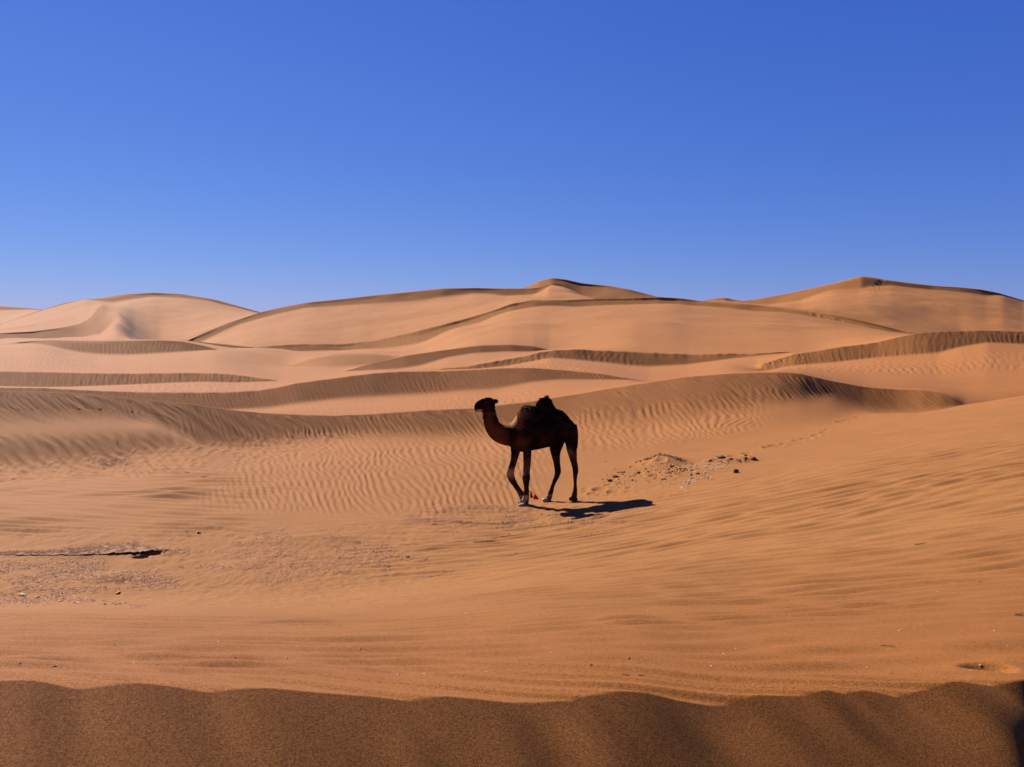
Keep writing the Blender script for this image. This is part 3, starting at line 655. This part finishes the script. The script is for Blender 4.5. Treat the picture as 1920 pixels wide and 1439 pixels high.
def coat_material(name, rough, const=None):
    m, t, b = new_mat(name, rough, 0.0); N = t.nodes.new; L = t.links.new
    g = N('ShaderNodeNewGeometry'); n = N('ShaderNodeTexNoise'); n.inputs['Scale'].default_value = 75; n.inputs['Detail'].default_value = 5
    mp = N('ShaderNodeMapping'); mp.inputs['Scale'].default_value = (1.6, 1.6, 0.55)
    L(g.outputs['Position'], mp.inputs[0]); L(mp.outputs[0], n.inputs['Vector'])
    r = N('ShaderNodeValToRGB'); L(n.outputs['Fac'], r.inputs[0]); r.color_ramp.elements[0].position = .3; r.color_ramp.elements[1].position = .7
    r.color_ramp.elements[0].color = (.55, .55, .55, 1); r.color_ramp.elements[1].color = (1.45, 1.4, 1.35, 1)
    mx = N('ShaderNodeMix'); mx.data_type = 'RGBA'; mx.blend_type = 'MULTIPLY'; mx.inputs[0].default_value = 1
    if const is None:
        a = N('ShaderNodeVertexColor'); a.layer_name = 'coat'; L(a.outputs[0], mx.inputs[6])
    else: mx.inputs[6].default_value = (*const, 1)
    L(r.outputs[0], mx.inputs[7]); L(mx.outputs[2], b.inputs['Base Color'])
    bp = N('ShaderNodeBump'); bp.inputs['Strength'].default_value = .6; bp.inputs['Distance'].default_value = .006
    L(n.outputs['Fac'], bp.inputs['Height']); L(bp.outputs[0], b.inputs['Normal'])
    return m
COAT = coat_material('camel_coat', 0.9); DARKHAIR = coat_material('dark_wool', 0.85, (0.012, 0.007, 0.005)); REDHAIR = coat_material('rust_wool', 0.9, (0.17, 0.065, 0.028))
base = Vector((0.7, 15.0, ground_z(0.7, 15.0)))
camel = tag(empty('camel', base), 'dark brown one-humped camel walking to the left across the sand', 'camel')
def child(name, me, mat, par, origin):
    o = link(name, me, mat, par); o.location = -Vector(origin); return o
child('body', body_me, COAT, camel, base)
# wool strands
def strands(name, mat, sel, count, lmin, lmax, width, lean, seed):
    r = np.random.RandomState(seed); ids = np.flatnonzero(sel); pick = r.choice(ids, count)
    P = co[pick] + r.randn(count, 3) * 0.004; Nn = nrm[pick]
    d = Nn * 0.8 + np.array(lean)[None, :] + r.randn(count, 3) * 0.45
    d /= np.linalg.norm(d, axis=1)[:, None]
    ln = r.uniform(lmin, lmax, count)[:, None]
    side = np.cross(d, r.randn(count, 3)); side /= np.linalg.norm(side, axis=1)[:, None]
    oth = np.cross(d, side)
    b0 = P - Nn * 0.004; mid_ = P + d * ln * 0.55 + side * ln * 0.12; tip = P + d * ln - side * ln * 0.05 + np.array([0, 0, -0.15]) * ln
    w = width
    Vs = np.stack([b0 + side * w, b0 - side * w * .5 + oth * w * .87, b0 - side * w * .5 - oth * w * .87,
                   mid_ + side * w * .7, mid_ - side * w * .35 + oth * w * .6, mid_ - side * w * .35 - oth * w * .6, tip], 1).reshape(-1, 3)
    k = np.arange(count)[:, None] * 7
    q = np.concatenate([k + np.array([[0, 1, 4]]), k + np.array([[0, 4, 3]]), k + np.array([[1, 2, 5]]), k + np.array([[1, 5, 4]]), k + np.array([[2, 0, 3]]), k + np.array([[2, 3, 5]]),
                        k + np.array([[3, 4, 6]]), k + np.array([[4, 5, 6]]), k + np.array([[5, 3, 6]])], 0)
    me = mesh_np(name, Vs, q)
    return child(name, me, mat, camel, base)
top = (nrm[:, 2] > 0.1)
humpsel = (U > 730) & (U < 920) & (Vv < 215)
strands('hump_wool', DARKHAIR, humpsel, 2600, .008, .024, .0022, (0, 0, 0.25), 1)
strands('hump_tuft', DARKHAIR, (U > 812) & (U < 872) & (Vv < 135), 130, .03, .065, .0025, (0.05, 0, 1.2), 2)
strands('back_wool', DARKHAIR, top & (U > 590) & (U < 760) & (Vv < 270), 2200, .010, .030, .002, (0.2, 0, 0.1), 3)
strands('shoulder_mane', REDHAIR, (mane > 0.35) & (OFF < 0.05), 1700, .010, .026, .0022, (-.2, -.3, -.5), 4)
strands('throat_hair', DARKHAIR, (U < 330) & (U > 215) & (Vv > 262) & (Vv < 330), 420, .008, .022, .0018, (-.3, 0, -.8), 5)
strands('crown_hair', DARKHAIR, (U < 340) & (U > 250) & (Vv < 150), 420, .006, .018, .0016, (0.4, 0, 0.3), 7)
for o in camel.children:
    if 'wool' in o.name or 'hair' in o.name or 'tuft' in o.name or 'mane' in o.name: o['kind'] = 'stuff'
# eyes and nostrils
def simple_mat(name, col, rough, spec=.5):
    m, t, b = new_mat(name, rough, spec)
    N = t.nodes.new; n = N('ShaderNodeTexNoise'); n.inputs['Scale'].default_value = 40; r = N('ShaderNodeValToRGB')
    r.color_ramp.elements[0].color = (*[c * .75 for c in col], 1); r.color_ramp.elements[1].color = (*[min(1, c * 1.2) for c in col], 1)
    g = N('ShaderNodeNewGeometry'); t.links.new(g.outputs['Position'], n.inputs['Vector'])
    t.links.new(n.outputs['Fac'], r.inputs[0]); t.links.new(r.outputs[0], b.inputs['Base Color']); return m
EYE = simple_mat('wet_eye', (.01, .007, .005), .08, .6); LIDM = simple_mat('eyelid', (.10, .06, .045), .7, .3)
def bm_obj(name, fn, mat, par, origin, smooth=True):
    bm = bmesh.new(); fn(bm); me = bpy.data.meshes.new(name); bm.to_mesh(me); bm.free()
    me.polygons.foreach_set('use_smooth', np.full(len(me.polygons), smooth, bool))
    return child(name, me, mat, par, origin)
for off in (-.083, .083):
    def fe(bm): bmesh.ops.create_icosphere(bm, subdivisions=2, radius=.013, matrix=Matrix.Translation(cp(262, 176, off)))
    def fl(bm):
        bmesh.ops.create_cone(bm, segments=14, radius1=.017, radius2=.012, depth=.010, cap_ends=False, matrix=Matrix.Translation(cp(262, 173, off * 1.03)) @ Matrix.Rotation(math.radians(90), 4, 'X') @ Matrix.Diagonal((1.1, .7, 1, 1)))
    bm_obj('eye', fe, EYE, camel, base); bm_obj('eyelid', fl, LIDM, camel, base)
    def fn_(bm): bmesh.ops.create_icosphere(bm, subdivisions=2, radius=1, matrix=Matrix.Translation(cp(176, 188, off * .62)) @ Matrix.Rotation(.6, 4, 'Y') @ Matrix.Diagonal((.012, .006, .005, 1)))
    bm_obj('nostril', fn_, EYE, camel, base)

# ------------------------------------------------------------------ red tasselled hobble on the fore legs
RED = simple_mat('red_wool', (.85, .03, .03), .85, .1); DRED = simple_mat('worn_red_wool', (.07, .008, .007), .9, .1)
hb = cp(640, 1030, -.18)
hobble = tag(empty('leg_hobble', hb), 'red woollen hobble with two tassels tied round the camel\'s front pasterns', 'hobble')
def ring(bm, c, ra, rb, th, tilt):
    m = Matrix.Translation(c) @ Matrix.Rotation(tilt, 4, 'Y')
    n1, n2 = 22, 8; vs = []
    for i in range(n1):
        a = 2 * math.pi * i / n1; wob = 1 + .04 * math.sin(5 * a)
        vs.append([bm.verts.new(m @ Vector(((ra * wob + th * math.cos(b)) * math.cos(a), (rb * wob + th * math.cos(b)) * math.sin(a), th * 1.8 * math.sin(b)))) for b in [2 * math.pi * j / n2 for j in range(n2)]])
    for i in range(n1):
        for j in range(n2): bm.faces.new((vs[i][j], vs[(i + 1) % n1][j], vs[(i + 1) % n1][(j + 1) % n2], vs[i][(j + 1) % n2]))
bm_obj('band', lambda b: ring(b, cp(643, 1018, -.18), .050, .042, .007, -.08), DRED, hobble, hb)
bm_obj('band', lambda b: ring(b, cp(576, 1008, .17), .052, .040, .010, .55), DRED, hobble, hb)
def tube(bm, P, r, seg=7):
    loops = []
    for i, p in enumerate(P):
        t = (P[min(i + 1, len(P) - 1)] - P[max(i - 1, 0)]).normalized(); s1 = t.orthogonal().normalized(); s2 = t.cross(s1)
        rr = r[i] if hasattr(r, '__len__') else r
        loops.append([bm.verts.new(p + s1 * rr * math.cos(a) + s2 * rr * math.sin(a)) for a in [2 * math.pi * j / seg for j in range(seg)]])
    for a, b in zip(loops, loops[1:]):
        for j in range(seg): bm.faces.new((a[j], a[(j + 1) % seg], b[(j + 1) % seg], b[j]))
    bm.faces.new(loops[0][::-1]); bm.faces.new(loops[-1])
bm_obj('cord', lambda b: tube(b, [cp(576, 1008, .13), cp(600, 1022, .05), cp(625, 1030, -.05), cp(640, 1026, -.13)], .008), DRED, hobble, hb)
bm_obj('cord', lambda b: tube(b, [cp(662, 1018, -.19), cp(680, 1020, -.2), cp(698, 1026, -.2), cp(716, 1044, -.2), cp(724, 1056, -.2)], .0065), RED, hobble, hb)
def tassel(bm, top_, bot, wid, seed):
    r = random.Random(seed); ax = bot - top_
    bmesh.ops.create_icosphere(bm, subdivisions=2, radius=.013, matrix=Matrix.Translation(top_))
    for k in range(70):
        a = r.uniform(0, 6.283); q = r.uniform(0, 1) ** .5; s1 = Vector((math.cos(a), .8 * math.sin(a), .15 * math.cos(a)))
        e = top_ + ax * r.uniform(.85, 1.05) + s1 * wid * q
        tube(bm, [top_ + s1 * .008, top_ + ax * .45 + s1 * wid * q * .65, e], [.0045, .005, .003], 4)
bm_obj('tassel', lambda b: tassel(b, cp(718, 1046, -.2), cp(736, 1096, -.2), .052, 1), RED, hobble, hb)
bm_obj('tassel', lambda b: tassel(b, cp(684, 1028, -.2), cp(692, 1080, -.2), .026, 2), simple_mat('dull_red_wool', (.28, .016, .014), .9, .1), hobble, hb)

# ------------------------------------------------------------------ gravel, stones, twigs
def stone_mat(name, c1, c2, isl=True):
    m, t, b = new_mat(name, .9, .2); N = t.nodes.new; L = t.links.new
    g = N('ShaderNodeNewGeometry'); r = N('ShaderNodeValToRGB')
    L(g.outputs['Random Per Island'], r.inputs[0]); r.color_ramp.elements[0].color = (*c1, 1); r.color_ramp.elements[1].color = (*c2, 1)
    n = N('ShaderNodeTexNoise'); n.inputs['Scale'].default_value = 90; n.inputs['Detail'].default_value = 4; L(g.outputs['Position'], n.inputs['Vector'])
    r2 = N('ShaderNodeValToRGB'); L(n.outputs['Fac'], r2.inputs[0]); r2.color_ramp.elements[0].color = (.6, .58, .56, 1); r2.color_ramp.elements[1].color = (1.3, 1.3, 1.3, 1)
    r2.color_ramp.elements[0].position = .3; r2.color_ramp.elements[1].position = .7
    mx = N('ShaderNodeMix'); mx.data_type = 'RGBA'; mx.blend_type = 'MULTIPLY'; mx.inputs[0].default_value = 1
    L(r.outputs[0], mx.inputs[6]); L(r2.outputs[0], mx.inputs[7]); L(mx.outputs[2], b.inputs['Base Color'])
    bp = N('ShaderNodeBump'); bp.inputs['Strength'].default_value = .5; bp.inputs['Distance'].default_value = .004
    L(n.outputs['Fac'], bp.inputs['Height']); L(bp.outputs[0], b.inputs['Normal']); return m
GRAVEL = stone_mat('pinkish_gravel', (.22, .088, .028), (.36, .155, .066)); PALE = stone_mat('pale_crust', (.30, .15, .075), (.46, .28, .165)); DARKC = stone_mat('dark_clod', (.055, .020, .008), (.095, .038, .016))
OCT = np.array([[1,0,0],[-1,0,0],[0,1,0],[0,-1,0],[0,0,1],[0,0,-1]], float)
OCF = np.array([[0,2,4],[2,1,4],[1,3,4],[3,0,4],[2,0,5],[1,2,5],[3,1,5],[0,3,5]])
def pebbles(name, mat, pts, smin, smax, flat, seed, label):
    """pts: ground points (x, y, z)"""
    r = np.random.RandomState(seed); n = len(pts); P = np.array(pts)
    s = (smin + (smax - smin) * r.rand(n) ** 2.6)
    v = OCT[None] * (0.6 + 0.8 * r.rand(n, 6, 1)) + r.randn(n, 6, 3) * .14
    v = v * np.stack([s, s * r.uniform(.6, 1, n), s * flat * r.uniform(.6, 1.4, n)], 1)[:, None]
    a = r.rand(n) * 6.283; ca_, sa_ = np.cos(a)[:, None], np.sin(a)[:, None]
    x = v[:, :, 0] * ca_ - v[:, :, 1] * sa_; y = v[:, :, 0] * sa_ + v[:, :, 1] * ca_
    V_ = np.stack([x + P[:, None, 0], y + P[:, None, 1], v[:, :, 2] + P[:, None, 2] + (s * flat * .35)[:, None]], -1).reshape(-1, 3)
    fc_ = (OCF[None] + (np.arange(n) * 6)[:, None, None]).reshape(-1, 3)
    return tag(link(name, mesh_np(name, V_, fc_, False), mat), label, kind='stuff')
# fast lookup of ground points under many pixels
colD = []
for c in range(0, NC): pass
def hits(px, py):
    out_ = np.empty((len(px), 3)); f = np.interp(px, PX, np.arange(NC)).round().astype(int)
    for c in np.unique(f):
        k = np.flatnonzero(f == c); y = HZ - ZG[3:, c] / DG[3:, c] * F; ym = np.minimum.accumulate(y)
        D = DG[3:, c]; d = np.interp(-py[k], -ym, D); z = np.interp(d, D, ZG[3:, c])
        out_[k] = np.stack([(px[k] - CX) / F * d, d, z], 1)
    return out_
def strip_points(strips, per_px2, seed, thr=-.1, nsc=0.05):
    r = np.random.RandomState(seed); X_, Y_ = [], []
    for (x0, y0, x1, y1, h0, h1, dens) in strips:
        L_ = math.hypot(x1 - x0, y1 - y0); n = int(L_ * (h0 + h1) * per_px2 * dens)
        t = r.rand(n); h = h0 + (h1 - h0) * t
        X_.append(x0 + (x1 - x0) * t + r.randn(n) * 3); Y_.append(y0 + (y1 - y0) * t + np.clip(r.randn(n) * .55, -1.3, 1.3) * h)
    X_ = np.concatenate(X_); Y_ = np.concatenate(Y_)
    m = fbm(X_ * nsc * .35, Y_ * nsc * 1.9, 4, seed) > thr + .55 * (r.rand(len(X_)) - .55)
    return X_[m], Y_[m]
# strips: x0 y0 x1 y1 half-height at either end, density
ST = [(-60,1075,200,1070,26,26,1.25),(100,1068,330,1088,24,14,1.1),(180,1098,330,1092,10,10,1),(-60,1125,120,1122,14,10,1.2),(100,1122,270,1138,7,2,1.4),(330,1048,560,1052,20,22,1.0),(520,1055,730,1060,26,18,1.05),
      (440,1022,560,1008,10,9,.9),(480,1002,640,1004,8,8,1.2),(600,1004,740,1030,5,5,1.3),(620,1028,800,1048,9,6,1.1),(560,1085,420,1095,6,3,.8),
      (300,1034,440,1046,6,8,1.1),(785,948,900,946,8,8,1.9),(880,948,1000,959,7,8,1.9),(990,960,1130,968,7,4,1.6),(760,974,980,984,10,9,1.7),(800,962,1000,972,8,8,1.0),(980,990,1170,977,7,4,1.6),(760,1022,930,1014,7,5,.7),(850,1018,1060,990,3,3,.7),
      (760,1092,1180,984,3,2,.45),(1150,975,1240,962,2,1,.5),(720,1000,860,1000,10,10,.25),(-60,1100,180,1105,14,10,.5)]
gx_, gy_ = strip_points(ST, 0.62, 301, -.05)
P_ = hits(gx_, gy_)
pebbles('gravel', GRAVEL, P_, .005, .018, .28, 302, 'pinkish grey gravel lying in patches over the valley floor')
gx_, gy_ = strip_points([(1275,912,1330,888,8,8,1),(1290,880,1345,868,6,7,1.2),(1330,880,1372,872,9,6,.6),(1230,880,1290,880,12,10,.3),(1210,905,1290,915,4,4,.3)], .26, 311, -.3, .2)
pebbles('pale_fragments', PALE, hits(gx_, gy_), .010, .034, .4, 312, 'pale broken crust fragments on the low mound right of the camel')
gx_, gy_ = strip_points([(1195,868,1236,853,2,2,1.2),(1236,852,1262,858,2,2,2.2),(1262,858,1285,866,2,2,2),(1130,895,1300,878,22,12,.08),(1330,866,1420,864,5,5,.3),(1250,880,1290,884,8,6,.35)], .45, 321, -.5, .2)
pebbles('dark_crumbs', DARKC, hits(gx_, gy_), .008, .035, .55, 322, 'dark crumbs and droppings strewn along the lip of the low mound')
gx_ = np.random.RandomState(8).uniform(-40, 1960, 420); gy_ = np.random.RandomState(9).uniform(930, 1270, 420)
pebbles('scattered_grit', stone_mat('mixed_grit', (.05, .03, .02), (.5, .38, .28)), hits(gx_, gy_), .002, .007, .5, 331, 'single specks of grit scattered over the open sand')

def clod_mesh(seed, sx, sy, sz):
    bm = bmesh.new(); bmesh.ops.create_icosphere(bm, subdivisions=2, radius=1)
    for v in bm.verts:
        p = v.co.copy(); k = 1 + .38 * noise.noise(p * 1.6 + Vector((seed * 3.1, 0, 0))) + .2 * noise.noise(p * 4.1 + Vector((0, seed, 0)))
        v.co = Vector((p.x * sx, p.y * sy, p.z * sz)) * k
    me = bpy.data.meshes.new('clod'); bm.to_mesh(me); bm.free()
    me.polygons.foreach_set('use_smooth', np.zeros(len(me.polygons), bool)); return me
CL = [(1352,860,18,.38,'broad flat dark clod at the left end of the row on the slope'),(1332,865,7,.6,'small dark clod just left of the broad flat one, above the pale fragments'),(1370,862,9,.5,'dark clod just right of the broad flat one'),
      (1398,861,7,.7,'small dark clod left of the rightmost dark clod of the row'),(1413,863,10,.8,'rounded dark clod at the right end of the row on the slope'),(1380,887,10,.9,'dark pointed clod lying alone below the row, right of the pale fragments'),
      (1398,855,5,.6,'tiny dark clod above the right end of the row'),(1260,875,9,.4,'flat dark clod in the middle of the trampled mound'),(1276,880,6,.5,'small dark clod just right of the flat one on the trampled mound'),
      (1197,887,6,.6,'small round dark clod between the camel and the trampled mound'),(1215,885,3.5,.6,'very small dark clod right of the small round one'),(1170,886,7,.35,'flat brown clod nearest above the jagged one by the camel'),
      (1154,895,11,.5,'jagged dark clod behind the camel\'s rump shadow, upper of the left pair'),(1143,903,8,.75,'dark lumpy clod, lower left of the pair nearest the camel'),(765,1046,8,.5,'brown clod at the edge of the gravel in front of the camel'),
      (1308,888,6,.4,'thin dark clod among the pale fragments')]
for i, (px, py, w, fl, lab) in enumerate(CL):
    x, y, z = hit(px, py); r = w / 2 / F * y * 1.1
    o = link('clod', clod_mesh(i + 1, r, r * .8, r * fl), DARKC); o.location = (x, y, z + r * fl * .45)
    tag(o, lab, 'clod', 'dark clods on the sand')
x, y, z = hit(372, 1000.5)
o = link('stone', clod_mesh(40, .035, .03, .028), PALE); o.location = (x, y, z + .014); tag(o, 'small pale stone alone on the smooth sand left of centre', 'stone')
# larger flat crust flakes in the gravel, left
FL = [(42,1117,16,'pale flat flake nearest the left edge of the gravel'),(70,1121,12,'flat flake second from left along the lower gravel edge'),(112,1128,13,'flat flake third from left along the lower gravel edge'),(146,1131,11,'flat flake fourth along the lower gravel edge'),
      (195,1134,9,'small flake near the right end of the lower gravel edge'),(222,1112,14,'thin pale flake lying on the gravel above the lower edge'),(200,1027,10,'thin flake lying on top of the crust ledge'),(168,1075,7,'tiny flake in the middle of the left gravel patch')]
for i, (px, py, w, lab) in enumerate(FL):
    x, y, z = hit(px, py); r = w / 2 / F * y
    o = link('crust_flake', clod_mesh(60 + i, r, r * .55, r * .2), PALE if i % 3 == 0 else GRAVEL); o.location = (x, y, z + r * .22); o.rotation_euler = (.25, .15 * (-1) ** i, i)
    tag(o, lab, 'flake', 'flat crust flakes in the left gravel')
# crust ledge with the dark hollow under its right end
def crust_slab(name, cols, th, lab, seed):
    """cols: (px, front row, back row, lift at the front m)"""
    cols = densify(cols, 10); bm = bmesh.new(); nvv = 9; T, Bm = [], []
    for i, (px, yf, yb, lift) in enumerate(cols):
        f_ = Vector(hit(px, yf)); b_ = Vector(hit(px, yb)); tr, br = [], []
        jit = .02 * vnoise(np.array([i * .9 + seed]), np.array([1.3]), 5)[0] + .012 * vnoise(np.array([i * .31 + seed]), np.array([4.3]), 6)[0]
        for j in range(nvv):
            t = j / (nvv - 1); p = f_.lerp(b_, t); p.y -= jit * (1 - t)
            p.z = ground_z(p.x, p.y) if t > .4 else max(ground_z(p.x, p.y), f_.z)
            up = lift * (1 - t) ** 1.2 + .004
            n_ = .012 * noise.noise(Vector((p.x * 9, p.y * 9, seed)))
            tr.append(bm.verts.new(p + Vector((0, 0, up + n_ + th * (1 - t * .9) - .028 * t ** 2.5)))); br.append(bm.verts.new(p + Vector((0, 0, up - .006 + n_ * .5 - .03 * t))))
        T.append(tr); Bm.append(br)
    for i in range(len(T) - 1):
        for j in range(nvv - 1):
            bm.faces.new((T[i][j], T[i + 1][j], T[i + 1][j + 1], T[i][j + 1])); bm.faces.new((Bm[i][j], Bm[i][j + 1], Bm[i + 1][j + 1], Bm[i + 1][j]))
        bm.faces.new((T[i][0], Bm[i][0], Bm[i + 1][0], T[i + 1][0])); bm.faces.new((T[i][-1], T[i + 1][-1], Bm[i + 1][-1], Bm[i][-1]))
    for i in (0, len(T) - 1):
        for j in range(nvv - 1): bm.faces.new((T[i][j], T[i][j + 1], Bm[i][j + 1], Bm[i][j]))
    bmesh.ops.recalc_face_normals(bm, faces=bm.faces)
    me = bpy.data.meshes.new(name); bm.to_mesh(me); bm.free()
    tag(link(name, me, CRUST), lab, 'ledge')
CRUST = stone_mat('gravelly_crust', (.17, .072, .027), (.175, .074, .028))
LEDGE = [(-70,1041,1036,.0),(0,1041,1035,.0),(60,1042,1034,.001),(120,1042,1030,.002),(165,1041,1026,.006),(210,1040,1019,.013),(240,1039,1014,.018),(262,1039,1017,.024),(285,1037,1021,.026),(300,1034,1025,.016),(318,1031,1027,.002)]
crust_slab('crust_ledge', LEDGE, .006, 'gravelly crust ledge at the left with a black hollow under its right end', 3)
gxl, gyl = strip_points([(0,1038,150,1034,3,5,1.5),(120,1034,260,1026,6,9,1.6),(250,1026,310,1033,6,3,1.4)], 1.1, 341, -.9)
Pl = hits(gxl, gyl); Pl[:, 2] += np.interp(gxl, [c[0] for c in LEDGE], [c[3] for c in LEDGE]) * np.clip((gyl - 1015) / 25, 0, 1) + .009
pebbles('ledge_gravel', GRAVEL, Pl, .004, .013, .35, 342, 'fine gravel crusted over the ledge on the left')

TWIG = simple_mat('dry_twig', (.07, .04, .025), .9, .1); STRAW = simple_mat('pale_straw', (.42, .28, .17), .9, .1)
def twig(px, py, lpx, ang, lab, mat=TWIG, fork=True, seed=1, thick=.0022, group=None):
    x, y, z = hit(px, py); Lm = lpx / F * y; r = random.Random(seed); bm = bmesh.new(); P = []
    d = Vector((math.cos(ang), math.sin(ang) * 1.2, 0))
    for i in range(6):
        t = i / 5 - .5; q = Vector((x, y, 0)) + d * Lm * t + Vector((r.uniform(-1, 1), r.uniform(-1, 1), 0)) * Lm * .06
        q.z = ground_z(q.x, q.y) + thick * .8 + .10 * Lm * abs(math.sin(i * 1.3 + seed)); P.append(q)
    o0 = Vector((x, y, z)); P = [p - o0 for p in P]
    tube(bm, P, [thick, thick, thick * .9, thick * .8, thick * .6, thick * .3], 5)
    if fork: tube(bm, [P[2], P[2] + Vector((d.x * .2 - d.y * .3, -.25, .10)) * Lm * .6, P[2] + Vector((d.x * .5 - d.y * .4, -.5, .02)) * Lm * .8], [thick * .7, thick * .5, thick * .2], 5)
    me = bpy.data.meshes.new('twig'); bm.to_mesh(me); bm.free(); o = link('twig', me, mat); o.location = o0
    tag(o, lab, 'twig', group or 'dry twigs on the sand')
twig(1727, 1022, 24, .25, 'straight dark twig on the rippled slope at the far right, highest of the twigs', seed=1, thick=.004, fork=False)
twig(1911, 1154, 18, .15, 'dark twig at the right edge of the picture', seed=2, thick=.003, fork=False)
twig(1665, 1213, 22, -.3, 'forked twig on the near sand at the lower right', seed=3, thick=.0016)
twig(1175, 1267, 14, -.4, 'forked twig just behind the brink of the near ridge, below the camel', seed=4, thick=.0014)
twig(1202, 1267, 10, .1, 'short curved twig beside the forked one behind the near brink', seed=5, thick=.001, fork=False)
twig(1838, 1092, 10, .4, 'tiny twig on the right slope below the straight dark one', seed=6, thick=.002, fork=False)
twig(385, 895, 14, .1, 'dark twig on the rippled flat left of the camel, right of the straw litter', seed=7, thick=.008, fork=False)
twig(352, 887, 10, .1, 'short twig between the straw litter and the dark twig', seed=8, thick=.007, fork=False)
twig(455, 1009, 12, .5, 'small sprig of dry grass at the gravel edge left of centre', STRAW, True, 9, .004)
bm = bmesh.new(); r = random.Random(4)
for k in range(110):
    px = r.gauss(205, 18); py = r.gauss(868, 5)
    x, y, z = hit(px, py); L_ = r.uniform(.05, .16); a = r.uniform(0, 3.14)
    d = Vector((math.cos(a), math.sin(a), r.uniform(-.1, .5))) * L_
    p0 = Vector((x, y, z + .01)); tube(bm, [p0 - d * .5 + Vector((0, 0, .02)), p0 + Vector((r.uniform(-.02, .02), 0, .03)), p0 + d * .5], [.004, .005, .003], 4)
me = bpy.data.meshes.new('straw_litter'); bm.to_mesh(me); bm.free()
tag(link('straw_litter', me, STRAW), 'tangle of pale dry straw at the foot of the dark ridge on the left', kind='stuff')
